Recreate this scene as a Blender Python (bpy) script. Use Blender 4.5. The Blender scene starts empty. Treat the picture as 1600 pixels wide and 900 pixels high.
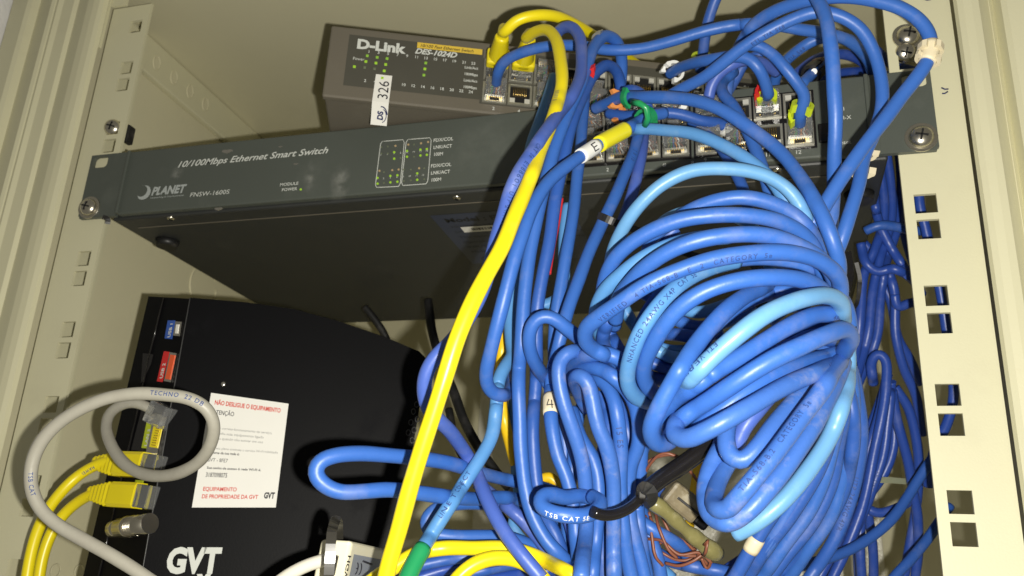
import bpy, bmesh, math, random
import numpy as np
from mathutils import Vector, Matrix

random.seed(7)
rng = np.random.default_rng(11)
MM = 0.001
scene = bpy.context.scene
COL = scene.collection

# ------------------------------------------------------------------ camera
CM = np.array([[0.9610557546546169, 0.2720462159175319, 0.04860753902633247],
               [-0.04498716895890396, 0.3275513815553122, -0.9437637533415249],
               [-0.272668280286336, 0.9048209485009495, 0.32703372926891544]])   # rows: right, down, forward
CP = np.array([158.221, -400.952, -208.325])      # millimetres; the left post's holes are at X -232.55, the right at +232.55
CF = 1368.672                                       # focal length for a 1600 pixel wide picture
cd = bpy.data.cameras.new('camera')
cam = bpy.data.objects.new('camera', cd)
COL.objects.link(cam)
cd.sensor_width = 36.0
cd.lens = CF / 1600.0 * 36.0
cd.clip_start = 0.01
cd.clip_end = 50
cd.dof.use_dof = True
cd.dof.focus_distance = 0.345
cd.dof.aperture_fstop = 26
r_, d_, f_ = CM
cam.matrix_world = Matrix(((r_[0], -d_[0], -f_[0], CP[0]*MM), (r_[1], -d_[1], -f_[1], CP[1]*MM),
                           (r_[2], -d_[2], -f_[2], CP[2]*MM), (0, 0, 0, 1)))
scene.camera = cam

# ------------------------------------------------------------------ light: the phone's flash beside the lens, and weak room light
world = bpy.data.worlds.new('World')
scene.world = world
world.use_nodes = True
world.node_tree.nodes['Background'].inputs[0].default_value = (1.0, 0.95, 0.80, 1)
world.node_tree.nodes['Background'].inputs[1].default_value = 0.15
fl = bpy.data.lights.new('flash', 'POINT')
fl.energy = 9.4
fl.color = (1.0, 0.96, 0.86)
fl.shadow_soft_size = 0.0028
flo = bpy.data.objects.new('flash', fl)
flo.location = Vector((CP + CM[0]*17 + CM[1]*8) * MM)
COL.objects.link(flo)
scene.view_settings.view_transform = 'Standard'
scene.view_settings.look = 'None'
scene.view_settings.exposure = 0
scene.view_settings.gamma = 1
scene.view_settings.use_curve_mapping = False

# ------------------------------------------------------------------ pixel <-> millimetres (measuring the photograph)
def ray(x, y):
    return np.array([(x-800)/CF, (y-450)/CF, 1.0]) @ CM
def W(x, y, D):
    return CP + ray(x, y)*D
def PX(P):
    c = CM @ (np.asarray(P, float) - CP)
    return (800+CF*c[0]/c[2], 450+CF*c[1]/c[2], c[2])
def atX(x, y, X):
    d = ray(x, y); return CP + d*(X-CP[0])/d[0]
def atY(x, y, Y):
    d = ray(x, y); return CP + d*(Y-CP[1])/d[1]
def atZ(x, y, Z):
    d = ray(x, y); return CP + d*(Z-CP[2])/d[2]
def V3(*a): return np.array(a, float)
def unit(v):
    v = np.asarray(v, float); return v/(np.linalg.norm(v)+1e-12)

# ------------------------------------------------------------------ materials
MATS = {}
def mat(name, col, rough=0.5, metal=0.0, noise=0.0, nscale=60, bump=0.0, bscale=300, dust=None, dustamt=0.0, dscale=40,
        emit=None, estr=0, trans=0.0, spec=0.5, alpha=1.0, coat=0.0, dthr=0.5):
    if name in MATS: return MATS[name]
    m = bpy.data.materials.new(name); m.use_nodes = True
    nt = m.node_tree; b = nt.nodes['Principled BSDF']
    b.inputs['Roughness'].default_value = rough
    b.inputs['Metallic'].default_value = metal
    b.inputs['Specular IOR Level'].default_value = spec
    b.inputs['Transmission Weight'].default_value = trans
    b.inputs['Coat Weight'].default_value = coat
    b.inputs['Alpha'].default_value = alpha
    tc = nt.nodes.new('ShaderNodeTexCoord')
    c0 = (*col, 1)
    b.inputs['Base Color'].default_value = c0
    last = None
    if noise > 0:
        n = nt.nodes.new('ShaderNodeTexNoise'); n.inputs['Scale'].default_value = nscale; n.inputs['Detail'].default_value = 5
        nt.links.new(tc.outputs['Object'], n.inputs['Vector'])
        mx = nt.nodes.new('ShaderNodeMix'); mx.data_type = 'RGBA'
        mx.inputs['A'].default_value = (*[c*(1-noise) for c in col], 1)
        mx.inputs['B'].default_value = (*[min(1, c*(1+noise)) for c in col], 1)
        nt.links.new(n.outputs['Fac'], mx.inputs['Factor'])
        last = mx.outputs['Result']
    if dust:
        n = nt.nodes.new('ShaderNodeTexNoise'); n.inputs['Scale'].default_value = dscale; n.inputs['Detail'].default_value = 6
        n.inputs['Roughness'].default_value = 0.65
        nt.links.new(tc.outputs['Object'], n.inputs['Vector'])
        rp = nt.nodes.new('ShaderNodeMapRange')
        rp.inputs['From Min'].default_value = dthr; rp.inputs['From Max'].default_value = dthr+0.22
        rp.inputs['To Min'].default_value = 0; rp.inputs['To Max'].default_value = dustamt
        nt.links.new(n.outputs['Fac'], rp.inputs['Value'])
        mx = nt.nodes.new('ShaderNodeMix'); mx.data_type = 'RGBA'
        mx.inputs['A'].default_value = c0
        if last: nt.links.new(last, mx.inputs['A'])
        mx.inputs['B'].default_value = (*dust, 1)
        nt.links.new(rp.outputs['Result'], mx.inputs['Factor'])
        last = mx.outputs['Result']
        ra = nt.nodes.new('ShaderNodeMath'); ra.operation = 'MULTIPLY_ADD'
        nt.links.new(rp.outputs['Result'], ra.inputs[0]); ra.inputs[1].default_value = 0.45; ra.inputs[2].default_value = rough
        nt.links.new(ra.outputs[0], b.inputs['Roughness'])
    if last: nt.links.new(last, b.inputs['Base Color'])
    if bump > 0:
        n = nt.nodes.new('ShaderNodeTexNoise'); n.inputs['Scale'].default_value = bscale; n.inputs['Detail'].default_value = 3
        nt.links.new(tc.outputs['Object'], n.inputs['Vector'])
        bp = nt.nodes.new('ShaderNodeBump'); bp.inputs['Strength'].default_value = bump; bp.inputs['Distance'].default_value = 0.0006
        nt.links.new(n.outputs['Fac'], bp.inputs['Height'])
        nt.links.new(bp.outputs['Normal'], b.inputs['Normal'])
    if emit:
        b.inputs['Emission Color'].default_value = (*emit, 1)
        b.inputs['Emission Strength'].default_value = estr
    MATS[name] = m
    return m

BEIGE = mat('beige_powder_coat', (0.62, 0.595, 0.41), 0.5, noise=0.04, nscale=14, bump=0.10, bscale=900, dust=(0.40, 0.36, 0.24), dustamt=0.22, dscale=22, dthr=0.56)
BEIGE_SHEET = mat('beige_sheet_steel', (0.65, 0.615, 0.425), 0.6, noise=0.06, nscale=8, bump=0.12, bscale=700, dust=(0.45, 0.41, 0.28), dustamt=0.25, dscale=12, dthr=0.54)
HAMMER = mat('hammered_beige_enamel', (0.74, 0.72, 0.62), 0.24, noise=0.05, nscale=10, bump=0.9, bscale=420)
WALL = mat('white_wall_plaster', (0.80, 0.79, 0.78), 0.9, noise=0.1, nscale=80, bump=0.8, bscale=400)
CHARB = mat('charcoal_sheet', (0.029, 0.031, 0.030), 0.5, noise=0.08, nscale=30, bump=0.1, bscale=1500, dust=(0.10, 0.10, 0.09), dustamt=0.3, dscale=28, dthr=0.58)
CHAR = mat('charcoal_paint', (0.078, 0.088, 0.076), 0.42, noise=0.08, nscale=30, bump=0.10, bscale=1500, dust=(0.16, 0.17, 0.15), dustamt=0.30, dscale=28, dthr=0.56)
CHAR2 = mat('brown_grey_paint', (0.135, 0.120, 0.092), 0.42, noise=0.06, nscale=30, bump=0.08, bscale=1500, dust=(0.2, 0.19, 0.15), dustamt=0.25, dscale=30, dthr=0.58)
DFACE = mat('dark_grey_faceplate', (0.070, 0.067, 0.052), 0.5, noise=0.1, nscale=50)
BLACKP = mat('black_plastic', (0.0018, 0.0018, 0.0025), 0.5, spec=0.10, noise=0.2, nscale=30, dust=(0.009, 0.009, 0.011), dustamt=0.4, dscale=30, dthr=0.58, bump=0.08, bscale=1200)
BLACKG = mat('black_gloss_plastic', (0.010, 0.009, 0.009), 0.18)
BLACKR = mat('black_rubber', (0.012, 0.012, 0.012), 0.45, dust=(0.10, 0.09, 0.08), dustamt=0.4, dscale=80)
DARK = mat('dark_void', (0.004, 0.004, 0.004), 0.8)  # near-black colour standing in for the shade inside sockets and screw slots
SILVER = mat('tinned_steel', (0.75, 0.72, 0.66), 0.22, metal=1.0, noise=0.2, nscale=300, bump=0.3, bscale=600)
NICKEL = mat('nickel_plate', (0.66, 0.62, 0.52), 0.26, metal=1.0, noise=0.1, nscale=200)
SHIELD = mat('port_shield', (0.46, 0.45, 0.38), 0.32, metal=0.7, noise=0.3, nscale=200)
TABM = mat('tinned_tab', (0.66, 0.65, 0.58), 0.35, metal=0.25)  # pale, mostly non-metal, painting in the shine of the silver corners
GOLD = mat('gold_contact', (0.85, 0.6, 0.2), 0.25, metal=1.0)
CLEAR = mat('clear_plastic', (0.92, 0.94, 0.95), 0.08, trans=0.88, spec=0.6)
SMOKE = mat('smoky_clear_plastic', (0.045, 0.042, 0.035), 0.2, trans=0.35)
PRINT = mat('silk_screen_white', (0.62, 0.64, 0.60), 0.6)
PRINT2 = mat('silk_screen_grey', (0.38, 0.41, 0.40), 0.6)
JINK = mat('faded_jacket_ink', (0.022, 0.055, 0.20), 0.6)
INK = mat('black_ink', (0.012, 0.012, 0.02), 0.6)
INKB = mat('faded_navy_ink', (0.010, 0.018, 0.10), 0.6)
GREYINK = mat('grey_ink', (0.22, 0.22, 0.22), 0.7)
REDINK = mat('red_ink', (0.62, 0.06, 0.04), 0.7)
PAPER = mat('white_paper', (0.78, 0.77, 0.72), 0.55, noise=0.03, nscale=60)
DKLABEL = mat('dark_blue_label', (0.030, 0.040, 0.075), 0.4)
DKINK = mat('label_black_ink', (0.006, 0.007, 0.010), 0.5)
LED = mat('lit_green_led', (0.16, 0.28, 0.02), 0.4, emit=(0.45, 0.78, 0.04), estr=0.38)
LEDOFF = mat('unlit_led', (0.14, 0.16, 0.10), 0.4)
LEDAMB = mat('dim_amber_led', (0.45, 0.33, 0.18), 0.4)
YLABEL = mat('yellow_label', (0.72, 0.50, 0.06), 0.5)
YEL = mat('yellow_pvc', (0.80, 0.66, 0.010), 0.34, noise=0.05, nscale=60, dust=(0.5, 0.42, 0.12), dustamt=0.3, dscale=60, dthr=0.58)
YEL2 = mat('golden_yellow_pvc', (0.78, 0.50, 0.012), 0.36, noise=0.05, nscale=60, dust=(0.45, 0.35, 0.12), dustamt=0.3, dscale=60, dthr=0.58)
DUST = (0.19, 0.22, 0.40)
BLUE = mat('blue_pvc', (0.035, 0.124, 0.445), 0.43, noise=0.10, nscale=35, dust=DUST, dustamt=0.42, dscale=55, bump=0.25, bscale=260, dthr=0.54)
BLUE2 = mat('deep_blue_pvc', (0.026, 0.092, 0.37), 0.44, noise=0.10, nscale=35, dust=DUST, dustamt=0.35, dscale=60, bump=0.25, bscale=260, dthr=0.55)  # blue darkened in the colour, standing in for less light on cables behind
PURP = mat('violet_blue_pvc', (0.060, 0.116, 0.43), 0.42, noise=0.10, nscale=40, dust=DUST, dustamt=0.4, dscale=70, bump=0.25, bscale=260, dthr=0.53)
DUSTY = mat('dusty_blue_pvc', (0.046, 0.135, 0.455), 0.42, noise=0.12, nscale=40, dust=(0.36, 0.35, 0.40), dustamt=0.6, dscale=70, bump=0.3, bscale=300, dthr=0.55)
LITE = mat('light_blue_pvc', (0.085, 0.25, 0.54), 0.40, noise=0.08, nscale=40, dust=(0.3, 0.42, 0.5), dustamt=0.35, dscale=60, bump=0.2, bscale=260, dthr=0.55)
CYAN = mat('pale_cyan_pvc', (0.125, 0.31, 0.565), 0.40, noise=0.08, nscale=40, dust=(0.3, 0.45, 0.5), dustamt=0.3, dscale=60, bump=0.2, bscale=260, dthr=0.56)
BLUE_DIM = mat('navy_pvc', (0.020, 0.060, 0.31), 0.38, noise=0.10, nscale=35, dust=DUST, dustamt=0.3, dscale=60, bump=0.25, bscale=260, dthr=0.56)  # the blue again, weaker light deep in the cabinet put into the colour
GREYC = mat('grey_pvc', (0.36, 0.345, 0.29), 0.45, noise=0.05, nscale=60, dust=(0.24, 0.22, 0.18), dustamt=0.4, dscale=60, bump=0.2, bscale=300)
WHITEC = mat('white_pvc', (0.72, 0.69, 0.60), 0.4, noise=0.03)
CREAM = mat('cream_abs', (0.74, 0.70, 0.52), 0.35, noise=0.03, nscale=40, bump=0.05, bscale=800)
GSTICK = mat('grey_sticker', (0.24, 0.26, 0.30), 0.5)
GREEN = mat('green_sleeve', (0.015, 0.26, 0.09), 0.3, noise=0.08)
LIME = mat('lime_marker', (0.56, 0.68, 0.02), 0.45)
WHITEM = mat('white_marker', (0.80, 0.80, 0.76), 0.45)
REDM = mat('red_marker', (0.60, 0.02, 0.02), 0.45)
ORANM = mat('orange_marker', (0.72, 0.27, 0.07), 0.5)
BEIGEM = mat('ivory_marker', (0.68, 0.60, 0.42), 0.5, noise=0.06)
BROWNM = mat('brown_marker', (0.09, 0.05, 0.04), 0.5)
COPPER = mat('copper_wire', (0.19, 0.065, 0.035), 0.45)
OLIVE = mat('olive_translucent_sleeve', (0.21, 0.19, 0.075), 0.28, trans=0.12, noise=0.4, nscale=150, dust=(0.42, 0.38, 0.22), dustamt=0.6, dscale=160, bump=0.5, bscale=300)
BLOCK = mat('grimy_clear_block', (0.17, 0.14, 0.085), 0.3, noise=0.5, nscale=250, dust=(0.35, 0.32, 0.24), dustamt=0.7, dscale=200)
REDP = mat('red_plastic', (0.55, 0.02, 0.02), 0.4)
BLUEP = mat('blue_print', (0.03, 0.09, 0.38), 0.5)
LIMEP = mat('lime_print', (0.42, 0.50, 0.02), 0.5)

# ------------------------------------------------------------------ object helpers
def tagobj(o, label=None, cat=None, group=None, kind=None):
    if label: o['label'] = label
    if cat: o['category'] = cat
    if group: o['group'] = group
    if kind: o['kind'] = kind
    return o
def thing(name, label, cat, base, group=None):
    o = bpy.data.objects.new(name, None); COL.objects.link(o)
    o.location = Vector(np.asarray(base, float)*MM); o.empty_display_size = 0.01
    o['_b'] = [float(v) for v in base]
    return tagobj(o, label, cat, group)
class MB:
    """collects shapes given in millimetres, world axes"""
    def __init__(s): s.v = []; s.f = []; s.sm = []
    def add(s, verts, faces, smooth=False):
        n = len(s.v)
        s.v.extend([tuple(map(float, p)) for p in verts]); s.f.extend([tuple(i+n for i in f) for f in faces])
        s.sm.extend([smooth]*len(faces)); return s
    def hexa(s, o, a, b, c):
        """box: corner o, edge vectors a b c"""
        o, a, b, c = [np.asarray(q, float) for q in (o, a, b, c)]
        vs = [o, o+a, o+a+b, o+b, o+c, o+a+c, o+a+b+c, o+b+c]
        return s.add(vs, [(0,3,2,1),(4,5,6,7),(0,1,5,4),(1,2,6,5),(2,3,7,6),(3,0,4,7)])
    def box(s, x0, x1, y0, y1, z0, z1):
        return s.hexa((x0,y0,z0), (x1-x0,0,0), (0,y1-y0,0), (0,0,z1-z0))
    def rbox(s, o, a, b, c, bev, seg=2):
        """bevelled box"""
        o, a, b, c = [np.asarray(q, float) for q in (o, a, b, c)]
        bm = bmesh.new(); t = MB(); t.hexa(o, a, b, c)
        vs = [bm.verts.new(p) for p in t.v]
        for f in t.f: bm.faces.new([vs[i] for i in f])
        bmesh.ops.recalc_face_normals(bm, faces=bm.faces)
        bmesh.ops.bevel(bm, geom=list(bm.edges), offset=bev, segments=seg, affect='EDGES', profile=0.5)
        bm.verts.index_update()
        s.add([v.co[:] for v in bm.verts], [[v.index for v in f.verts] for f in bm.faces]); bm.free(); return s
    def tube(s, pts, rad, n=12, cap=True):
        pts = np.asarray(pts, float); k = len(pts)
        rad = np.broadcast_to(np.asarray(rad, float), (k,))
        T, N, B = frames(pts)
        ang = np.linspace(0, 2*np.pi, n, endpoint=False)
        ring = pts[:, None, :] + rad[:, None, None]*(np.cos(ang)[None, :, None]*N[:, None, :] + np.sin(ang)[None, :, None]*B[:, None, :])
        vs = ring.reshape(-1, 3).tolist(); fs = []
        for i in range(k-1):
            for j in range(n):
                j2 = (j+1) % n
                fs.append((i*n+j, i*n+j2, (i+1)*n+j2, (i+1)*n+j))
        s.add(vs, fs, True)
        if cap:
            m = len(s.v)-k*n
            s.f.append(tuple(m+j for j in range(n-1, -1, -1))); s.sm.append(False)
            s.f.append(tuple(m+(k-1)*n+j for j in range(n))); s.sm.append(False)
        return s
    def cyl(s, a, b, r, n=20, r2=None):
        return s.tube([a, b], [r, r if r2 is None else r2], n)
    def prism(s, poly, d):
        """closed polygon (3D points) extruded by vector d"""
        poly = [np.asarray(p, float) for p in poly]; n = len(poly); d = np.asarray(d, float)
        vs = poly+[p+d for p in poly]
        fs = [tuple(range(n-1, -1, -1)), tuple(range(n, 2*n))]+[(i, (i+1) % n, (i+1) % n+n, i+n) for i in range(n)]
        return s.add(vs, fs)
    def dome(s, c, ax, r, h, n=20, m=5):
        ax = unit(ax); u = unit(np.cross(ax, (0.3, 0.2, 0.9))); w = np.cross(ax, u); c = np.asarray(c, float)
        vs = []; fs = []
        for i in range(m):
            t = i/m*np.pi/2
            for j in range(n):
                a = 2*np.pi*j/n
                vs.append(c+ax*h*np.sin(t)+(u*np.cos(a)+w*np.sin(a))*r*np.cos(t))
        vs.append(c+ax*h)
        for i in range(m-1):
            for j in range(n):
                fs.append((i*n+j, i*n+(j+1) % n, (i+1)*n+(j+1) % n, (i+1)*n+j))
        for j in range(n): fs.append(((m-1)*n+j, (m-1)*n+(j+1) % n, m*n))
        return s.add(vs, fs, True)
    def build(s, name, m, parent=None):
        me = bpy.data.meshes.new(name)
        if parent is not None: base = np.array(parent['_b'])
        else: base = np.array(s.v).min(0)*0.5+np.array(s.v).max(0)*0.5
        vs = (np.array(s.v)-base)*MM
        me.from_pydata(vs.tolist(), [], s.f)
        me.polygons.foreach_set('use_smooth', s.sm)
        me.update()
        bm = bmesh.new(); bm.from_mesh(me); bmesh.ops.recalc_face_normals(bm, faces=bm.faces); bm.to_mesh(me); bm.free()
        me.materials.append(m)
        o = bpy.data.objects.new(name, me); COL.objects.link(o)
        o['_b'] = [float(v) for v in base]
        if parent is not None: o.parent = parent
        else: o.location = Vector(base*MM)
        return o
def frames(pts):
    pts = np.asarray(pts, float); k = len(pts)
    T = np.zeros_like(pts); T[1:-1] = pts[2:]-pts[:-2] if k > 2 else 0
    T[0] = pts[1]-pts[0]; T[-1] = pts[-1]-pts[-2]
    T /= np.linalg.norm(T, axis=1)[:, None]+1e-12
    N = np.zeros_like(pts); B = np.zeros_like(pts)
    a = np.array([0, 0, 1.0]) if abs(T[0][2]) < 0.9 else np.array([1.0, 0, 0])
    N[0] = unit(np.cross(T[0], a)); B[0] = np.cross(T[0], N[0])
    for i in range(1, k):
        n = N[i-1]-T[i]*np.dot(N[i-1], T[i]); N[i] = unit(n); B[i] = np.cross(T[i], N[i])
    return T, N, B

# ---- lettering (built-in font turned into thin meshes)
_tc = {}
def text2d(s, size, shear=0.0, bold=0.0, narrow=1.0, spacing=1.0):
    key = (s, size, shear, bold, narrow, spacing)
    if key in _tc: return _tc[key]
    c = bpy.data.curves.new('t', 'FONT'); c.body = s; c.size = 1.0; c.shear = shear; c.offset = bold
    c.space_character = spacing; c.resolution_u = 3; c.fill_mode = 'BOTH'
    o = bpy.data.objects.new('t', c); COL.objects.link(o)
    dg = bpy.context.evaluated_depsgraph_get(); dg.update()
    me = bpy.data.meshes.new_from_object(o.evaluated_get(dg))
    v = np.array([p.co[:2] for p in me.vertices]) if len(me.vertices) else np.zeros((0, 2))
    f = [tuple(p.vertices) for p in me.polygons]
    bpy.data.objects.remove(o); bpy.data.curves.remove(c); bpy.data.meshes.remove(me)
    v = v*size/0.73; v[:, 0] *= narrow                # size = capital height
    _tc[key] = (v, f); return v, f
def put_text(mb, s, size, o, ux, uy, off=0.0, align='L', **kw):
    v, f = text2d(s, size, **kw)
    if not len(v): return
    o = np.asarray(o, float); ux = unit(ux); uy = unit(uy); n = unit(np.cross(ux, uy))
    sh = 0
    if align == 'C': sh = -(v[:, 0].max()+v[:, 0].min())/2
    if align == 'R': sh = -v[:, 0].max()
    P = o[None]+ (v[:, :1]+sh)*ux[None]+v[:, 1:]*uy[None]+n[None]*off
    mb.add(P, f)

# ================================================================== THE CABINET
cab = thing('network_cabinet', 'beige metal network cabinet with square-holed mounting posts enclosing everything', 'cabinet', (0, 200, -400))
ZT, ZB, YB, XS = 163, -620, 430, 268
bg = MB(); bg.box(-1500, -337, -16, 80, -1200, 900)
tagobj(bg.build('wall', WALL), kind='structure')
MB().box(-XS-2, -XS, -2, YB, ZB, ZT+2).build('side_wall', BEIGE_SHEET, cab)
MB().box(XS, XS+2, -2, YB, ZB, ZT+2).build('side_wall', BEIGE_SHEET, cab)
MB().box(-XS, XS, -6, YB, ZT, ZT+2).build('ceiling', BEIGE_SHEET, cab)
MB().box(-XS, XS, YB, YB+2, ZB, ZT).build('back_wall', BEIGE_SHEET, cab)
MB().box(-XS, XS, 0, YB, ZB-2, ZB).build('floor', BEIGE_SHEET, cab)
# rear hammered panels seen low at the right, with a seam between them
m = MB(); m.rbox((-117, 420, ZB+2), (340, 0, 0), (0, 6, 0), (0, 0, 640), 1.2); m.build('rear_panel', HAMMER, cab)
m = MB(); m.rbox((225.5, 420, ZB+2), (22, 0, 0), (0, 6, 0), (0, 0, 640), 1.2); m.build('rear_panel', HAMMER, cab)
# embossed ring on the left wall
m = MB(); c0 = atX(318, 448, -XS+0.3); ang = np.linspace(0.6, 2*np.pi+0.2, 30)
m.tube([c0+V3(0, math.cos(a)*17, math.sin(a)*17) for a in ang], 0.7, 6); m.build('knockout', BEIGE_SHEET, cab)
# brace along the top of the left wall with its oval holes (dark rims)
def plate_with_holes(x, y0, y1, z0, z1, th, holes):
    """thin plate in the plane X=x; holes = (y centre, z centre, half y, half z)"""
    ys = sorted({y0, y1, *[h[0]-h[2] for h in holes], *[h[0]+h[2] for h in holes]})
    zs = sorted({z0, z1, *[h[1]-h[3] for h in holes], *[h[1]+h[3] for h in holes]})
    return ys, zs
br = MB(); br.rbox((-XS, 26, 134), (5.5, 0, 0), (0, YB-28, 0), (0, 0, 28.5), 1.2)
brace = br.build('ceiling_brace', BEIGE, cab)
m = MB()
for q in ((245, 98), (272, 121), (297, 143), (321, 163)):
    c = atX(q[0], q[1], -XS+5.6)
    a = np.linspace(0, 2*np.pi, 25)
    m.tube([c+V3(0, math.cos(t)*3.6, math.sin(t)*5.4) for t in a], 0.45, 5)
m.build('oval_hole', BEIGE_SHEET, brace)
m = MB()
for q in ((245, 98), (272, 121), (297, 143), (321, 163)):
    c = atX(q[0], q[1], -XS+5.45); a = np.linspace(0, 2*np.pi, 24, endpoint=False)
    m.prism([c+V3(0, math.cos(t)*3.4, math.sin(t)*5.2) for t in a], (0.25, 0, 0))
m.build('oval_hole', BEIGE_SHEET, brace)
# lower brace on the left wall
br = MB(); br.rbox((-XS, 8, -278), (5, 0, 0), (0, YB-28, 0), (0, 0, 36), 1.2); brace2 = br.build('side_brace', BEIGE, cab)
m = MB()
for q in ((87, 892), (124, 892)):
    c = atX(q[0], q[1], -XS+5.2); a = np.linspace(0, 2*np.pi, 25)
    m.tube([c+V3(0, math.cos(t)*3.8, math.sin(t)*3.8) for t in a], 0.45, 5)
m.build('round_hole', BEIGE_SHEET, brace2)

# mounting posts with punched square holes
def post(sx, z1):
    HXc = 232.55*sx
    x0, x1 = sorted((223.2*sx, 253.6*sx))
    zs = [ZB]; holes = []
    k = -11
    while 44.45*k < z1:
        for dz in (0, 12.7):
            z = 44.45*k+dz
            if z+5 < z1-2: holes.append(z)
        k += 1
    for z in holes: zs += [z-4.75, z+4.75]
    zs.append(z1); zs = sorted(zs)
    xs = [x0, HXc-4.75, HXc+4.75, x1]
    bm = bmesh.new(); vd = {}
    def vert(i, j):
        if (i, j) not in vd: vd[(i, j)] = bm.verts.new((xs[i], 0, zs[j]))
        return vd[(i, j)]
    faces = []
    for j in range(len(zs)-1):
        zc = (zs[j]+zs[j+1])/2
        for i in range(3):
            if i == 1 and any(abs(zc-h) < 4 for h in holes): continue
            faces.append(bm.faces.new((vert(i, j), vert(i+1, j), vert(i+1, j+1), vert(i, j+1))))
    r = bmesh.ops.extrude_face_region(bm, geom=faces)
    for e in r['geom']:
        if isinstance(e, bmesh.types.BMVert): e.co.y += 2.0
    bmesh.ops.recalc_face_normals(bm, faces=bm.faces)
    bm.verts.index_update()
    m = MB(); m.add([v.co[:] for v in bm.verts], [[v.index for v in f.verts] for f in bm.faces]); bm.free()
    # outer return flange
    xa = 251.4*sx
    m.box(min(xa, x1 if sx > 0 else x0), max(xa, x1 if sx > 0 else x0), 2.05, 34, ZB, z1)
    return m.build('mounting_post', BEIGE, cab)
postL = post(-1, 150); postR = post(1, 150)
def pan_screw(c, r, h, parent, washer=True, ax=(0, -1, 0)):
    m = MB(); c = np.asarray(c, float); ax = unit(ax)
    if washer: m.cyl(c, c+ax*1.0, r*1.28, 26); c = c+ax*1.0
    m.dome(c, ax, r, h, 24, 6)
    u = unit(np.cross(ax, (0.25, 0, 1))); w = np.cross(ax, u)
    o = m.build('screw', NICKEL, parent)
    k = MB()
    for a, b in ((u, w), (w, u)):
        k.hexa(c+ax*(h-1.3)-a*r*0.5-b*0.45, a*r, b*0.9, ax*1.36)
    k.build('cross_slot', DARK, o)
    return o
pan_screw((-232.5, 0, 57.5), 5.4, 3.4, postL, washer=False, ax=(0.25, -1, -0.1))
m = MB(); m.rbox((-225.5, 2.4, 48), (3.6, 0, 0), (0, 6, 0), (0, 0, 12), 0.8); m.build('cage_nut', BLACKR, postL)
m = MB(); m.rbox((-236.5, 1.2, 126.5), (6, 0, 0), (0, 5, 0), (0, 0, 4), 1.2); m.build('cage_nut', BLACKR, postL)
pan_screw((233, 0, 57.5), 5.6, 3.8, postR, ax=(0.1, -1, 0.05))
pan_screw((231.5, 1, 49.5), 5.0, 3.0, postR, washer=False, ax=(0, -1, -0.5))
m = MB(); m.box(225.2, 238, 2.1, 6, 47, 60); m.build('cage_nut', SHIELD, postR)
m = MB()
for q in (((1471, 137), (1482, 139)), ((1472, 146), (1481, 143)), ((1442, -2), (1455, -1))):
    m.tube([atY(q[0][0], q[0][1], -0.35), atY((q[0][0]+q[1][0])/2, (q[0][1]+q[1][1])/2+1.5, -0.35), atY(q[1][0], q[1][1], -0.35)], 0.35, 5)
m.build('pen_mark', INKB, postR)
# outer frame and door edge beside each post: folded sheet profiles, extruded upright
def profile(pts, name, mt, z0=ZB, z1=420, th=1.6, sx=1):
    pts = [V3(p[0], p[1], 0) for p in pts]; n = len(pts); back = []
    for i in range(n):
        t = pts[min(i+1, n-1)]-pts[max(i-1, 0)]; nn = unit(V3(-t[1], t[0], 0))
        if nn[1] < 0 or (abs(nn[1]) < 1e-3): nn = -nn if nn[1] < 0 else nn
        back.append(pts[i]+nn*th)
    poly = [p+V3(0, 0, z0) for p in pts]+[p+V3(0, 0, z0) for p in reversed(back)]
    m = MB(); m.prism(poly, (0, 0, z1-z0))
    return m.build(name, mt, cab)
profile([(-255.6, -3.5), (-256.6, -6.2), (-259, -7.6), (-263, -8.2), (-268, -8.0), (-270, -7.4), (-280, -4.2), (-282, -6.4), (-290, -7.0), (-292.5, -9.0), (-294.5, -8.6)], 'door_frame', BEIGE, z1=330)
profile([(-292.9, -6.4), (-294.9, -9.3), (-297, -10.2), (-312, -5.6), (-314, -10.2), (-316.5, -11.6), (-330, -11.2), (-334, -7)], 'door_edge', BEIGE, z1=330)
m = MB(); m.box(-266, -254.6, -3.4, -1.6, 118, 163); m.box(-254.4, -243, -1.8, 0.4, 151, 163); m.build('corner_bracket', BEIGE, cab)
profile([(254.3, -3.5), (255.2, -6.2), (257.5, -7.6), (261, -8.0), (264.2, -7.6), (265.5, -6.2), (272.2, 0.4), (273.4, -7.6), (275.4, -9.4), (290, -10.4), (320, -11)], 'door_frame', BEIGE, z1=330)
m = MB(); m.box(-254, -223, -6.1, -6.0+4.0, 163.1, 330); m.box(254, -254, -30, -6.3, 165.5, 168); m.build('top_rail', BEIGE, cab)

# ================================================================== RACK SWITCH (dark green-grey, 1U)
sw = thing('rack_switch', 'dark grey-green rack switch bolted across both posts by two ears', 'network switch', (0, 100, -7))
Z0, Z1 = -5.6, 36.6
m = MB(); m.rbox((-219, 1.5, -7.2), (438, 0, 0), (0, 220, 0), (0, 0, 44.0), 1.2)
m.build('chassis', CHARB, sw)
m = MB(); m.rbox((-212, -3.2, Z0), (428, 0, 0), (0, 4.6, 0), (0, 0, Z1-Z0), 1.0, 3)
fp = m.build('front_panel', CHAR, sw)
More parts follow.
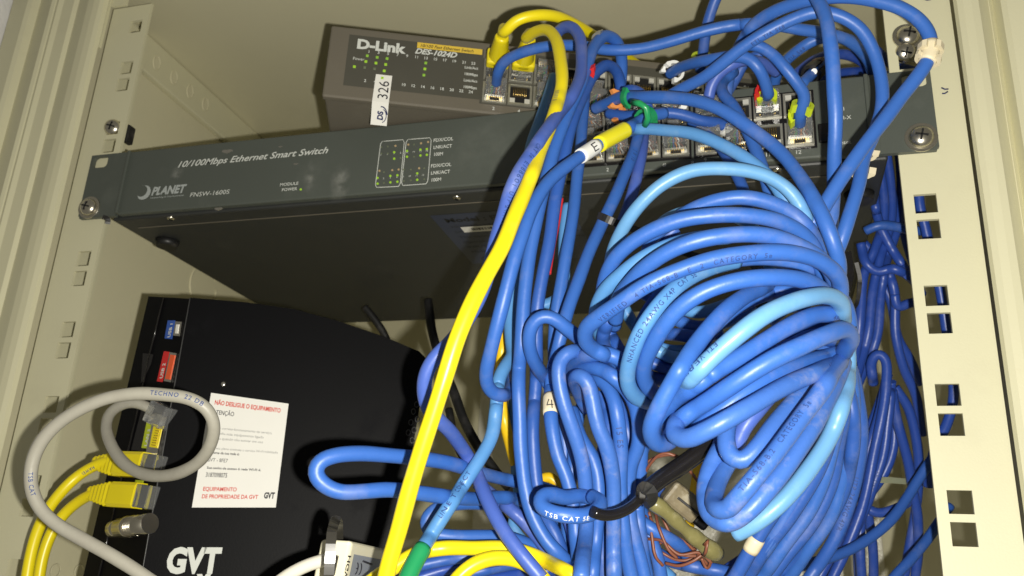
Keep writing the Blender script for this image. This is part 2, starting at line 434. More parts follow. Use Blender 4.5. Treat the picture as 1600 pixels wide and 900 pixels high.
# ear brackets with slots
def ear(sx):
    m = MB()
    x_in, x_out = 212.6*sx, 240.5*sx
    a, b = sorted((x_in, x_out))
    slots = [(6.35-6.35+0.0, 'screw'), (31.75, 'slot')]
    hx = 233.2*sx
    # plate made of strips round the upper slot
    z0, z1 = -6.4, 37.4
    m.box(a, b, -3.0, -0.4, z0+1.5, 27.6)
    m.box(a+1, b-1, -3.0, -0.4, z0, z0+1.5)
    m.box(a, b, -3.0, -0.4, 35.6, z1-0.8)
    m.box(a, hx-5.6, -3.0, -0.4, 27.6, 35.6); m.box(hx+5.6, b, -3.0, -0.4, 27.6, 35.6)
    # rounded slot ends
    for s2 in (-1, 1):
        cx = hx+s2*5.6
        for q in (27.6, 35.6):
            zz = 31.6+(1 if q > 31 else -1)*4.0
            m.prism([V3(cx, -3, zz), V3(cx-s2*2.2, -3, zz), V3(cx-s2*0.7, -3, zz-(1 if q > 31 else -1)*0.7), V3(cx, -3, zz-(1 if q > 31 else -1)*2.2)], (0, 2.6, 0))
    # fold toward the chassis, slightly proud rib
    m.rbox((min(x_in, x_in-2*sx), -5.2, z0+1), (2, 0, 0), (0, 7, 0), (0, 0, z1-z0-2), 0.5)
    e = m.build('mounting_ear', CHAR, sw)
    pan_screw((hx, -3.1, 0.2), 5.6, 3.6, e, washer=True, ax=(-0.05*sx, -1, -0.05))
    return e
ear(-1); ear(1)
# underside seam, rubber foot, small screws
m = MB(); m.box(-210, 214, 14.0, 14.7, -7.5, -7.15); m.build('seam', CHAR2, sw)
m = MB(); c = atZ(262, 376, -7.2); m.cyl(c, c+V3(0, 0, -4.5), 7.5, 28, 6.4); m.build('rubber_foot', BLACKR, sw)
m = MB(); c = atZ(1342, 303, -7.2); m.cyl(c, c+V3(0, 0, -4.5), 7.5, 28, 6.4); m.build('rubber_foot', BLACKR, sw)
for q in ((267, 341), (714, 309), (1215, 266)):
    pan_screw(atZ(q[0], q[1], -7.3), 2.4, 1.2, sw, washer=False, ax=(0, 0, -1))
# paint chips
for q, r in (((355, 236), 2.2), ((341, 326), 1.6), ((462, 256), 0.9), ((438, 229), 0.8)):
    m = MB(); c = atY(q[0], q[1], -3.4); m.prism([c+V3(math.cos(t)*r*1.7, 0, math.sin(t)*r*0.55*(1+0.3*math.sin(3*t))) for t in np.linspace(0, 2*np.pi, 12, endpoint=False)], (0, 0.3, 0)); m.build('paint_chip', SILVER, fp)
# smudge patches of dust rubbed on the face
SM = mat('dust_smudge', (0.30, 0.31, 0.28), 0.8, alpha=1.0)
nt = SM.node_tree; n1 = nt.nodes.new('ShaderNodeTexNoise'); n1.inputs['Scale'].default_value = 160; n1.inputs['Detail'].default_value = 6
tc = nt.nodes.new('ShaderNodeTexCoord'); nt.links.new(tc.outputs['Object'], n1.inputs['Vector'])
gr = nt.nodes.new('ShaderNodeTexGradient'); gr.gradient_type = 'SPHERICAL'
mp = nt.nodes.new('ShaderNodeMapping'); mp.inputs['Location'].default_value = (-1, 0, -1); mp.inputs['Scale'].default_value = (2, 0, 2)
nt.links.new(tc.outputs['Generated'], mp.inputs['Vector']); nt.links.new(mp.outputs['Vector'], gr.inputs['Vector'])
mr = nt.nodes.new('ShaderNodeMapRange'); mr.inputs['From Min'].default_value = 0.42; mr.inputs['From Max'].default_value = 0.75; mr.inputs['To Max'].default_value = 0.85
nt.links.new(n1.outputs['Fac'], mr.inputs['Value'])
mu = nt.nodes.new('ShaderNodeMath'); mu.operation = 'MULTIPLY'; nt.links.new(mr.outputs['Result'], mu.inputs[0]); nt.links.new(gr.outputs['Fac'], mu.inputs[1])
nt.links.new(mu.outputs[0], nt.nodes['Principled BSDF'].inputs['Alpha'])
for (x0, y0, x1, y1) in ((470, 248, 500, 304), (508, 250, 554, 322), (260, 255, 292, 296)):
    a = atY(x0, y1, -3.35); b = atY(x1, y0, -3.35)
    m = MB(); m.add([(a[0], -3.32, a[2]), (b[0], -3.32, a[2]), (b[0], -3.32, b[2]), (a[0], -3.32, b[2])], [(0, 1, 2, 3)]); m.build('smudge', SM, fp)

UX, UZ = V3(1, 0, 0), V3(0, 0, 1)
def swp(x, y): return atY(x, y, -3.3)
def fit_text(mb, s, p0, p1, size, **kw):
    """lettering that starts at pixel p0 and ends at p1, both on the panel"""
    a, b = swp(*p0), swp(*p1)
    v, f = text2d(s, size, **kw); w = v[:, 0].max()
    kw = dict(kw); kw['narrow'] = kw.get('narrow', 1)*abs(b[0]-a[0])/w
    put_text(mb, s, size, (a[0], -3.3, a[2]), UX, UZ, off=0.08, **kw)
m = MB()
fit_text(m, '10/100Mbps Ethernet Smart Switch', (275, 262), (512, 242), 4.2, shear=0.35, bold=0.012)
fit_text(m, 'FNSW-1600S', (296, 308), (358, 304), 2.9, shear=0.1)
fit_text(m, 'MODULE', (437, 291), (466, 289), 1.9, bold=0.01)
fit_text(m, 'POWER', (440, 299), (464, 298), 1.9, bold=0.01)
for yy, t in ((222, 'FDX/COL'), (233, 'LNK/ACT'), (244, '100M'), (262, 'FDX/COL'), (273, 'LNK/ACT'), (284, '100M')):
    xe = {'FDX/COL': 708, 'LNK/ACT': 706, '100M': 692}[t]
    fit_text(m, t, (677 if yy < 250 else 673, yy+0), ((xe if yy < 250 else xe-3), yy-2), 2.1, bold=0.012)
lt = m.build('lettering', PRINT, fp)
m = MB()
# brand mark: a crescent globe and heavy slanted capitals with a line of small print
fit_text(m, 'PLANET', (236, 305), (290, 301), 5.3, shear=0.22, bold=0.045)
fit_text(m, 'Networking & Communication', (235, 310.5), (287, 307.5), 1.0, bold=0.01)
c = swp(225, 301); pts = []
for t in np.linspace(0, 2*np.pi, 36, endpoint=False): pts.append((math.cos(t)*4.6, math.sin(t)*4.6))
outer = [V3(c[0]+x, -3.40, c[2]+z) for x, z in pts if True]
# crescent: outer circle arc + inner offset arc
cr = []
for t in np.linspace(-2.3, 1.6, 26): cr.append(V3(c[0]+math.cos(t)*4.7, -3.38, c[2]+math.sin(t)*4.7))
for t in np.linspace(1.75, -2.45, 26): cr.append(V3(c[0]-1.6+math.cos(t)*3.7, -3.38, c[2]+1.1+math.sin(t)*3.7))
n = len(cr)//2
for i in range(n-1):
    m.add([cr[i], cr[i+1], cr[len(cr)-2-i], cr[len(cr)-1-i]], [(0, 1, 2, 3)])
m.build('brand_mark', PRINT2, fp)
# indicator table: two rounded outlines, LED dots and numbers
m = MB()
def outline(mb, q):
    P = [swp(*p) for p in q]; P.append(P[0]); Q = []
    for i in range(len(P)-1):
        for t in np.linspace(0.06, 0.94, 5): Q.append(P[i]*(1-t)+P[i+1]*t)
    Q.append(Q[0]); mb.tube([V3(p[0], -3.25, p[2]) for p in Q], 0.22, 5)
outline(m, ((595, 221), (632, 218), (625, 291), (586, 293)))
outline(m, ((635, 218), (674, 215), (668, 287), (627, 290)))
m.build('indicator_outline', PRINT, fp)
def dot(mb, p, r=0.75, yy=-3.2):
    c = swp(*p); mb.cyl((c[0], yy+0.15, c[2]), (c[0], yy-0.35, c[2]), r, 10)
lit = ((616, 238), (616, 248), (636, 236), (636, 245), (657, 234), (667, 233), (657, 243), (667, 242), (590, 287), (610, 285), (621, 284), (610, 275), (621, 274), (652, 281), (652, 271), (590, 278), (470, 296))
off = ((596, 240), (606, 240), (626, 247), (647, 245), (600, 286), (631, 283), (642, 282), (663, 280), (600, 269), (631, 265), (642, 265), (663, 263), (596, 230), (606, 229), (647, 226))
amb = ((638, 226), (658, 224), (669, 222), (618, 228), (593, 267), (613, 266), (623, 265), (655, 263))
for grp, mt, r in ((lit, LED, 0.66), (off, LEDOFF, 0.5), (amb, LEDAMB, 0.6)):
    for q in grp:
        k = MB(); dot(k, q, r); k.build('indicator_light', mt, fp)
m = MB()
for row, ybase in ((('5', '6', '7', '8', '13', '14', '15', '16'), 243), (('1', '2', '3', '4', '9', '10', '11', '12'), 281)):
    for i, t in enumerate(row):
        x = (596 if ybase < 260 else 590)+i*10.3; put_text(m, t, 1.1, (lambda p: (p[0], -3.3, p[2]))(swp(x-1, ybase-i*0.9)), UX, UZ, off=0.08, align='C')
m.build('lettering', PRINT, fp)
# spec label on the underside with barcode strip
lb = MB(); lb.add([(-22, 27, -7.35), (60, 27, -7.35), (60, 105, -7.35), (-22, 105, -7.35)], [(0, 3, 2, 1)])
slab = lb.build('spec_label', DKLABEL, sw)
m = MB()
def under(s, x, y, size, **kw): put_text(m, s, size, (x, y, -7.35), V3(1, 0, 0), V3(0, -1, 0), off=0.06, **kw)
under('Model : FNSW-1600S', -16, 38, 6.0, bold=0.03)
for i, s in enumerate(('10/100Mbps Ethernet Smart Switch', 'S/No.', 'This device complies with part 15 of the rules', 'Operation is subject to the following two conditions', 'INPUT : 100-240V AC  50/60Hz', 'Made in Taiwan')):
    under(s, -16, 46+i*8.0, 3.3)
under('CE', -14, 100, 6)
m.build('lettering', DKINK, slab)
m = MB(); m.add([(-10, 45.5, -7.5), (28, 45.5, -7.5), (28, 53.5, -7.5), (-10, 53.5, -7.5)], [(0, 3, 2, 1)]); bs = m.build('barcode_strip', PAPER, slab)
m = MB(); x = -4
while x < 24:
    w = random.choice((0.4, 0.7, 1.1)); m.add([(x, 47.5, -7.6), (x+w, 47.5, -7.6), (x+w, 51, -7.6), (x, 51, -7.6)], [(0, 3, 2, 1)]); x += w+random.choice((0.4, 0.8))
m.build('barcode', INK, bs)

# ---- ethernet jacks
def jack(parent, c, ux, uz, n, w=13.2, h=12.4, flip=1, dark=True):
    """one socket: shield frame proud of the panel, dark cavity, contact wires. n points out of the panel"""
    c = np.asarray(c, float)
    m = MB(); t = 1.1
    P = c
    m.hexa(P-ux*w/2-uz*h/2-n*2, ux*t, uz*h, n*3.2); m.hexa(P+ux*(w/2-t)-uz*h/2-n*2, ux*t, uz*h, n*3.2)
    m.hexa(P-ux*(w/2-t)-uz*h/2-n*2, ux*(w-2*t), uz*t, n*3.2); m.hexa(P-ux*(w/2-t)+uz*(h/2-t)-n*2, ux*(w-2*t), uz*t, n*3.2)
    j = m.build('port', SHIELD, parent); m = MB()
    # latch notch shoulders
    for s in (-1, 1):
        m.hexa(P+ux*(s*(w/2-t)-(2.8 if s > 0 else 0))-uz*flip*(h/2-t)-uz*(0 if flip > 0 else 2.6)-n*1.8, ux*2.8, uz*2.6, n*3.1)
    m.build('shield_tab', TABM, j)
    k = MB(); k.hexa(P-ux*(w/2-t)-uz*(h/2-t)-n*1.0, ux*(w-2*t), uz*(h-2*t), n*1.1); k.build('cavity', DARK, j)  # shallow dark block paints the shade of the hollow
    k = MB()
    for i in range(8):
        k.tube([P+ux*((i-3.5)*1.0)+uz*flip*(h/2-t-0.5)+n*0.9, P+ux*((i-3.5)*1.0)-uz*flip*1.0+n*0.3], 0.2, 5)
    k.build('contact', GOLD, j)
    return j
PCOL = [78.0, 92.2, 106.4, 120.6, 137.0, 151.2, 165.4, 179.6]
NS = V3(0, -1, 0)
bz = MB(); bz.box(70.4, 128.2, -3.9, -3.15, -0.6, 31.2); bz.box(129.4, 187.4, -3.9, -3.15, -0.6, 31.2)
bz.build('port_bezel', BLACKG, fp)
for row, zc in ((0, 7.2), (1, 23.6)):
    for x in PCOL: jack(sw, (x, -3.9, zc), UX, UZ, NS, flip=(1 if row == 0 else -1))
m = MB()
for i, t in enumerate(('2', '4', '6', '8')): put_text(m, t, 2.0, (86+i*14.2 if i else 86, -3.3, -3.9), UX, UZ, off=0.08, align='C')
for q, t in (((1102, 249), '9'), ((1200, 241), '11'), ((1248, 237), '12'), ((1039, 257), '4'), ((1226, 236), '')):
    if t: p = swp(*q); put_text(m, t, 2.1, (p[0], -3.3, p[2]-1.2), UX, UZ, off=0.08, align='C')
for q, t in (((1316, 173), 'MDI'), ((1316, 187), 'MDI-X'), ((1321, 225), 'Reset')):
    p = swp(*q); put_text(m, t, 2.1, (p[0]-4, -3.3, p[2]), UX, UZ, off=0.08)
m.build('lettering', PRINT, fp)
m = MB(); c = swp(1292, 208); m.rbox(c+V3(-4, -1.2, -5), (8, 0, 0), (0, 2, 0), (0, 0, 10), 0.6); m.build('mode_button', BLACKG, fp)

# ================================================================== DESKTOP SWITCH (brown-grey, standing askew on the rack switch)
DA = math.radians(22.7)
DO = V3(-62, -38, 37.6); DU = V3(math.cos(DA), math.sin(DA), 0); DN = V3(math.sin(DA), -math.cos(DA), 0); DB = -DN
ds = thing('desktop_switch', 'smaller brown-grey network switch lying askew on the rack switch', 'network switch', DO+DU*140+DB*80)
m = MB(); m.rbox(DO+DB*3, DU*280, DB*175, UZ*43.4, 1.6, 3); m.build('chassis', CHAR2, ds)
m = MB(); m.rbox(DO+V3(0, 0, -0.6)+DU*(-0.8), DU*281.6, DB*4.6, UZ*44.8, 1.2, 3); dfp = m.build('front_panel', CHAR2, ds)
def DP(u, z, o=0.0): return DO+DU*u+UZ*z+DN*o
m = MB(); m.add([DP(9.6, 7.2, 0.15), DP(84, 7.2, 0.15), DP(84, 39.4, 0.15), DP(9.6, 39.4, 0.15)], [(0, 1, 2, 3)]); m.add([DP(85.5, 34.0, 0.15), DP(275, 34.0, 0.15), DP(275, 39.4, 0.15), DP(85.5, 39.4, 0.15)], [(0, 1, 2, 3)])
pl = m.build('faceplate', DFACE, dfp)
def dtext(mb, s, u, z, size, width=None, **kw):
    if width:
        v, f = text2d(s, size, **{k: q for k, q in kw.items() if k != 'align'}); kw['narrow'] = width/v[:, 0].max()
    put_text(mb, s, size, DP(u, z, 0.15), DU, UZ, off=0.1, **kw)
m = MB()
dtext(m, 'D-Link', 14.2, 31.2, 6.0, width=27, bold=0.045)
dtext(m, 'DES-1024D', 46, 32.0, 3.4, width=23.5, shear=0.35, bold=0.03)
for i in range(12):
    dtext(m, str(2*i+1), 21.2+i*5.22, 29.0-0.02*i, 1.75, align='C', bold=0.012)
    if i != 2 and i != 3: dtext(m, str(2*i+2), 21.0+i*5.22, 10.6, 1.75, align='C', bold=0.012)
dtext(m, 'Power', 13.0, 23.6, 1.9, width=6.2)
for z, t in ((25.8, 'Link/Act'), (21.6, '100Mbps'), (17.6, 'Link/Act'), (13.4, '100Mbps')): dtext(m, t, 81.8-7.8, z, 1.75, width=7.6, bold=0.012)
for i, t in enumerate(('2', '4', '6', '8', '10', '12', '14', '16', '18', '20')): dtext(m, t, 91.4+i*14.0+(0 if i < 6 else 0), 1.7, 2.0, align='C', bold=0.015)
m.build('lettering', PRINT, pl)
m = MB(); m.rbox(DP(229, 30.0, 0.0), DU*17, DN*0.5, UZ*6.5, 0.2); k = m.build('number_plate', BLACKG, dfp)
m = MB(); put_text(m, '21', 2.6, DP(235.5, 31.8, 0.55), DU, UZ, off=0.1, align='C', bold=0.01); m.build('lettering', PRINT, k)
m = MB(); m.add([DP(47.0, 35.6, 0.3), DP(83.2, 35.6, 0.3), DP(83.2, 39.2, 0.3), DP(47.0, 39.2, 0.3)], [(0, 1, 2, 3)]); yl = m.build('yellow_strip', YLABEL, dfp)
m = MB(); put_text(m, '10/100 Fast Ethernet Switch', 1.95, DP(48.4, 36.4, 0.3), DU, UZ, off=0.12, shear=0.25, narrow=0.98, bold=0.01); m.build('lettering', INK, yl)
for (u, z, on) in ((20.6, 26.9, 2), (26, 26.6, 2), (31.4, 26.5, 2), (20.2, 23.2, 1), (25.7, 22.9, 1), (31.0, 22.7, 1), (20.0, 19.4, 0), (25.3, 19.2, 0), (30.6, 18.6, 1), (30.0, 14.0, 1), (14.4, 19.2, 1), (52.6, 26.4, 2), (52.4, 22.6, 1), (52.2, 18.6, 2)):
    k = MB(); k.rbox(DP(u-0.75, z-0.75, 0.1), DU*1.5, DN*0.6, UZ*1.5, 0.2); k.build('indicator_light', LED if on == 1 else (LEDOFF if on == 0 else MATS.get('dim_green_led') or mat('dim_green_led', (0.18, 0.30, 0.04), 0.4, emit=(0.35, 0.8, 0.05), estr=0.22)), dfp)
# inventory sticker folded over the lower edge
st = MB(); q = [DP(26.4, 16.0, 0.45), DP(35.2, 16.0, 0.45), DP(34.9, -0.9, 0.6), DP(26.0, -0.9, 0.6)]
st.add(q, [(0, 1, 2, 3)])
a0 = DP(26.0, -0.9, 0.6); a1 = DP(34.9, -0.9, 0.6)
b0 = a0+DB*1.6+V3(0, 0, -1.0); b1 = a1+DB*1.6+V3(0, 0, -1.0)
c0_ = b0+DB*10+V3(0, 0, -10.6); c1_ = b1+DB*10+V3(0, 0, -10.6)
c0_ = DO+DU*26.4+DN*(-1.0)+V3(0, 0, -14.2); c1_ = DO+DU*35.0+DN*(-1.0)+V3(0, 0, -14.2)
st.add([a0, a1, c1_, c0_], [(0, 1, 2, 3)])
stk = st.build('inventory_sticker', PAPER, ds)
m = MB(); put_text(m, '326', 5.8, DP(34.0, 0.6, 0.62), UZ, -DU, off=0.1, narrow=0.98); m.build('lettering', INK, stk)
m = MB(); nn = unit(np.cross(a1-a0, c0_-a0)); dn_ = unit(c0_-a0)
put_text(m, 'DS', 3.0, a0+dn_*10.5+DU*3.0-nn*0.0+DU*3.2, -dn_, -DU, off=0.14, shear=0.1, bold=0.05)
cc = a0+dn_*8+DU*5.4
m.tube([cc+(-dn_*math.cos(t)*3.9+DU*math.sin(t)*2.6)+DN*0.2 for t in np.linspace(0.3, 2.9, 14)], 0.22, 5)
m.tube([cc+(-dn_*math.cos(t)*5.2+DU*math.sin(t)*3.0)+DN*0.2 for t in np.linspace(-0.2, 1.4, 12)], 0.35, 5)
m.build('lettering', INKB, stk)
m = MB(); m.box(0, 0.1, 0, 0.1, 0, 0.1)
bzl = MB(); bzl.hexa(DP(83.5, 5.0, 0), DU*171, DN*0.6, UZ*28.6); bzl.build('port_bezel', DFACE, dfp)
for row, zc in ((0, 12.0), (1, 26.4)):
    for i in range(12): jack(ds, DP(91.4+i*14.0, zc, 0.6), DU, UZ, DN, flip=(1 if row == 0 else -1))

# ================================================================== MODEM (black, standing on edge at lower left)
def hit(x, y, P0, n):
    d = ray(x, y); return CP+d*(np.dot(np.asarray(P0)-CP, n)/np.dot(d, n))
MA = math.radians(25)
MP = atY(297, 465, -25); MU = V3(math.cos(MA), math.sin(MA), 0); MN = V3(math.sin(MA), -math.cos(MA), 0)
def mf(x, y, o=0.0): return hit(x, y, MP, MN)+MN*o
modem = thing('modem', 'black modem standing on edge behind the grey cord, white notice on its face', 'modem', mf(400, 700)-MN*15)
top = [(297, 465), (383, 472), (460, 483), (530, 502), (600, 526), (655, 549), (668, 562)]
outl = [mf(*q) for q in top]+[mf(q[0], q[1]) for q in ((664, 600), (655, 640), (645, 700), (632, 780), (615, 900), (600, 1010), (198, 1030))]
m = MB(); m.prism(outl, -MN*38)
body = m.build('body', BLACKP, modem)
# port strip along the left edge, angled away from the face
SA = W(232, 463, 487); SB = W(130, 900, 506); 
E1 = mf(296, 466, -0.8); E2 = mf(221, 900, -0.8); E3 = E2+(E2-E1)*0.28
SN0 = np.cross(E3-E1, SA-E1); SB = hit(130, 900, E1, SN0); S2 = SB+(SB-SA)*0.28
bk = -MN*30
m = MB(); m.add([E1, SA, S2, E3, E1+bk, SA+bk, S2+bk, E3+bk], [(0, 1, 2, 3), (7, 6, 5, 4), (0, 4, 5, 1), (1, 5, 6, 2), (2, 6, 7, 3), (3, 7, 4, 0)])
strip = m.build('port_strip', BLACKP, modem)
sn = unit(np.cross(S2-E1, SA-E1)); sn = sn if np.dot(sn, CP-E1) > 0 else -sn
def sp(x, y, o=0.0): return hit(x, y, E1, sn)+sn*o
def squad(mb, pts, o, th=0.3):
    P = [sp(*q, o) for q in pts]; mb.prism(P, -sn*th)
m = MB()
for a, b in (((256, 466), (233, 560)), ((233, 560), (213, 655)), ((213, 655), (178, 800)), ((178, 800), (155, 900))):
    m.tube([sp(*a, 0.2), sp(*b, 0.2)], 0.55, 6)
m.build('ridge', BLACKG, strip)
m = MB(); m.tube([mf(297, 466, 0.1), mf(266, 640, 0.1), mf(223, 890, 0.1), mf(216, 930, 0.1)], 0.3, 6); m.build('edge_seam', mat('worn_grey_edge', (0.07, 0.07, 0.07), 0.4), body)  # thin line lighter than the body along the face edge
def parq(name, pts, o, mt, par, th=0.4):
    k = MB(); squad(k, pts, o, th); return k.build(name, mt, par)
parq('colour_panel', ((263, 501), (274, 501), (269, 530), (258, 529)), 0.4, BLUEP, strip)
us = parq('usb_port', ((277, 503), (287, 504), (284, 526), (273, 525)), 1.2, SILVER, strip, 2.0)
parq('slot', ((279, 508), (283, 508), (281, 522), (277, 522)), 1.5, PAPER, us)
parq('colour_panel', ((257, 549), (265, 550), (254, 597), (246, 596)), 0.4, REDP, strip)
us = parq('usb_port', ((268, 551), (279, 553), (270, 598), (259, 596)), 1.2, SILVER, strip, 2.0)
parq('slot', ((270, 555), (277, 556), (269, 594), (262, 593)), 1.6, mat('red_orange_plastic', (0.70, 0.10, 0.03), 0.4), us)
parq('colour_panel', ((232, 650), (240, 651), (231, 701), (222, 700)), 0.4, LIMEP, strip)
yj = parq('lan_port', ((244, 648), (262, 650), (249, 712), (231, 709)), 1.4, SILVER, strip, 2.4)
parq('slot', ((245, 664), (258, 666), (250, 701), (238, 699)), 1.8, YEL, yj)
parq('cavity', ((231, 717), (250, 719), (240, 748), (222, 745)), 0.6, DARK, strip)  # dark plate painted as a shaded opening
m = MB()
for i in range(8):
    t = i/7; a = sp(249+(242-249)*t, 670+(696-670)*t, 1.95); b = sp(255+(249-255)*t, 671+(697-671)*t, 1.95); m.tube([a, b], 0.22, 5)
m.build('contact', GOLD, yj)
parq('colour_panel', ((213, 750), (225, 751), (223, 757), (211, 756)), 0.4, LIMEP, strip)
parq('colour_panel', ((204, 785), (213, 786), (212, 792), (203, 791)), 0.4, LIMEP, strip)
parq('colour_panel', ((200, 806), (208, 807), (206, 812), (198, 811)), 0.4, REDP, strip)
parq('recess', ((222, 640), (240, 642), (225, 706), (206, 703)), 0.35, BLACKG, strip)
parq('recess', ((224, 552), (240, 554), (236, 570), (221, 600)), 0.35, BLACKG, strip)
m = MB()
for q, t in (((268, 528), 'USB 1'), ((256, 592), 'USB 2'), ((232, 698), 'LAN 3')):
    v, f = text2d(t, 2.2, bold=0.02)
    a = sp(*q, 0.75); upd = unit(SA-S2); 
    put_text(m, t, 2.4, a, upd, unit(np.cross(sn, upd)), off=0.25, bold=0.02)
m.build('lettering', PRINT, strip)
def SPD(x, y, o=5.0): return (x, y, PX(sp(x, y, o))[2])
# coaxial connector pointing left
ca = sp(230, 822, 5.0); cb = sp(190, 828, 5.0)
k = MB(); ax = unit(cb-ca); L = np.linalg.norm(cb-ca)
k.cyl(ca-ax*9, ca+ax*L*0.72, 4.9, 24); k.cyl(ca+ax*L*0.3, ca+ax*L*0.45, 5.3, 24); k.cyl(ca+ax*L*0.72, cb, 4.2, 24)
for i in range(7): k.tube([ca+ax*L*(0.02+0.04*i)+(np.cross(ax, V3(math.cos(t), 0.2, math.sin(t)))*0) + (unit(np.cross(ax, (0, 1, 0)))*math.cos(t)+unit(np.cross(ax, np.cross(ax, (0, 1, 0))))*math.sin(t))*4.95 for t in np.linspace(0, 2*np.pi, 20)], 0.2, 4)
cx = k.build('coaxial_connector', NICKEL, strip)
k = MB(); k.dome(cb, ax, 3.9, 1.2, 20, 4); k.build('cap', WHITEM, cx)
# notice sticker
NQ = [(330, 614), (451, 631), (431, 793), (300, 793)]
nTL, nTR, nBR, nBL = [mf(q[0], q[1], 0.35) for q in NQ]
m = MB(); m.prism([nBL, nBR, nTR, nTL], -MN*0.25); notice = m.build('notice_sticker', PAPER, modem)
nux = unit((nTR-nTL)+(nBR-nBL)); nuy = unit((nTL-nBL)+(nTR-nBR)); nuy = unit(nuy-nux*np.dot(nux, nuy)*0.0)
NW = (np.linalg.norm(nTR-nTL)+np.linalg.norm(nBR-nBL))/2; NH = (np.linalg.norm(nTL-nBL)+np.linalg.norm(nTR-nBR))/2
def npos(u, v):
    """u,v in 0..1 from top left"""
    return (nTL*(1-u)+nTR*u)*(1-v)+(nBL*(1-u)+nBR*u)*v
def ntext(mb, s, u, v, size, u1=None, **kw):
    a = npos(u, v)
    ux = unit(npos(1, v)-npos(0, v))
    if u1 is not None:
        vv, f = text2d(s, size, **kw); kw['narrow'] = np.linalg.norm(npos(u1, v)-a)/vv[:, 0].max()
    put_text(mb, s, size, a, ux, nuy, off=0.12, **kw)
m = MB()
ntext(m, 'NÃO DESLIGUE O EQUIPAMENTO', 0.065, 0.098, 2.3, 0.91, bold=0.03)
ntext(m, 'EQUIPAMENTO', 0.095, 0.858, 2.0, 0.50, bold=0.02)
ntext(m, 'DE PROPRIEDADE DA GVT', 0.095, 0.922, 2.0, 0.77, bold=0.02)
m.build('lettering', REDINK, notice)
m = MB()
ntext(m, 'ATENÇÃO', 0.065, 0.185, 2.3, 0.33, bold=0.01)
ntext(m, 'O nome da sua rede é:', 0.085, 0.535, 1.25, 0.47, bold=0.02)
ntext(m, 'GVT - 8FE7', 0.085, 0.605, 1.9, 0.34)
ntext(m, 'Sua senha de acesso à rede WI-FI é:', 0.10, 0.668, 1.2, 0.76, bold=0.02)
ntext(m, '3187098075', 0.10, 0.738, 2.3, 0.36, bold=0.01)
ntext(m, 'GVT', 0.84, 0.915, 2.9, 0.97, bold=0.05)
m.build('lettering', INK, notice)
m = MB()
ntext(m, 'Para o correto funcionamento do serviço,', 0.075, 0.315, 1.3, 0.84)
ntext(m, 'mantenha este equipamento ligado', 0.075, 0.362, 1.3, 0.74)
ntext(m, 'mesmo quando não estiver em uso', 0.075, 0.408, 1.3, 0.74)
ntext(m, 'Se o seu plano contrata o serviço Wi-Fi habilitado', 0.085, 0.495, 1.2, 0.94)
m.build('lettering', GREYINK, notice)
# big white logotype, underlined by a smile-like v
m = MB()
a = mf(258, 894, 0.1); ux = unit(mf(342, 892)-mf(258, 892))
v, f = text2d('GVT', 11.5, bold=0.05); wd = v[:, 0].max()
put_text(m, 'GVT', 11.5, a, ux, UZ, off=0.15, bold=0.05, narrow=np.linalg.norm(mf(342, 892)-mf(258, 892))/wd)
a = mf(308, 916, 0.1); put_text(m, 'v', 8, a, ux, UZ, off=0.15, bold=0.06)
m.build('logotype', PRINT, modem)
# ventilation holes, screw recess and scuffs
m = MB()
for q in ((646, 643), (642, 660), (638, 676), (651, 632), (647, 672), (655, 612), (652, 655), (644, 688)):
    c = mf(*q, 0.12); m.tube([c+MU*math.cos(t)*1.1+UZ*math.sin(t)*1.5 for t in np.linspace(0, 2*np.pi, 12)], 0.28, 5)
m.build('vent_hole', mat('vent_rim', (0.05, 0.05, 0.055), 0.35), body)
c = mf(349, 600, 0.0); k = MB(); k.dome(c, MN, 1.3, 0.5, 14, 3); k.build('screw', SILVER, body)

# ================================================================== WHITE ADAPTER BOX at the bottom
A_tl = W(501, 842, 318); A_tr = W(550, 845, 316)
ax_ = unit(A_tr-A_tl); adn = unit(W(488, 905, 318)-A_tl)
abk = unit(W(606, 858, 352)-A_tr)
adp = thing('adapter_box', 'small cream adapter box with a white cord and smoky strap at the bottom', 'adapter', A_tl+adn*20)
m = MB(); m.rbox(A_tl, ax_*np.linalg.norm(A_tr-A_tl), adn*46, abk*40, 1.5, 3); ab = m.build('housing', CREAM, adp)
sd = unit(np.cross(abk, adn)); sd = sd if np.dot(sd, CP-A_tr) > 0 else -sd
def ap(u, v, o=0.12): return A_tr+abk*u+adn*v+sd*o
m = MB(); m.add([ap(4.2, 4.6), ap(39, 4.6), ap(39, 44), ap(4.2, 44)], [(3, 2, 1, 0)]); asl = m.build('rating_sticker', GSTICK, ab)
m = MB(); put_text(m, 'C€', 4.4, ap(6.5, 7.0, 0.2)+adn*0, adn*-1, abk*-1, off=0.0) if False else None
for k_ in (0, 1):
    c = ap(8.6+k_*3.6, 9.6, 0.3)
    m.tube([c+abk*(-math.cos(t)*-1.9)+adn*math.sin(t)*2.2*(1) for t in np.linspace(-1.3, 1.3, 10)], 0.22, 5)
    if k_ == 0: m.tube([c+abk*0.3, c+abk*1.8], 0.2, 5)
m.tube([ap(14, 6.5, 0.3), ap(24, 7.2, 0.3)], 0.4, 5)
m.tube([ap(9, 17.0, 0.3), ap(12, 17, 0.3), ap(12, 19, 0.3), ap(9, 19, 0.3), ap(9, 17, 0.3)], 0.2, 5)
m.build('lettering', INK, asl)
m = MB(); put_text(m, 'HGW', 3.0, ap(2.0, 5.2, 0.1), adn, -abk, off=0.0, bold=0.02, narrow=1.0); m.build('lettering', INK, ab)
m = MB(); m.rbox(A_tl+ax_*5.2+adn*5.6-abk*0.9, ax_*3.0, adn*7.5, abk*2, 0.4); m.build('cord_clip', SMOKE, ab)
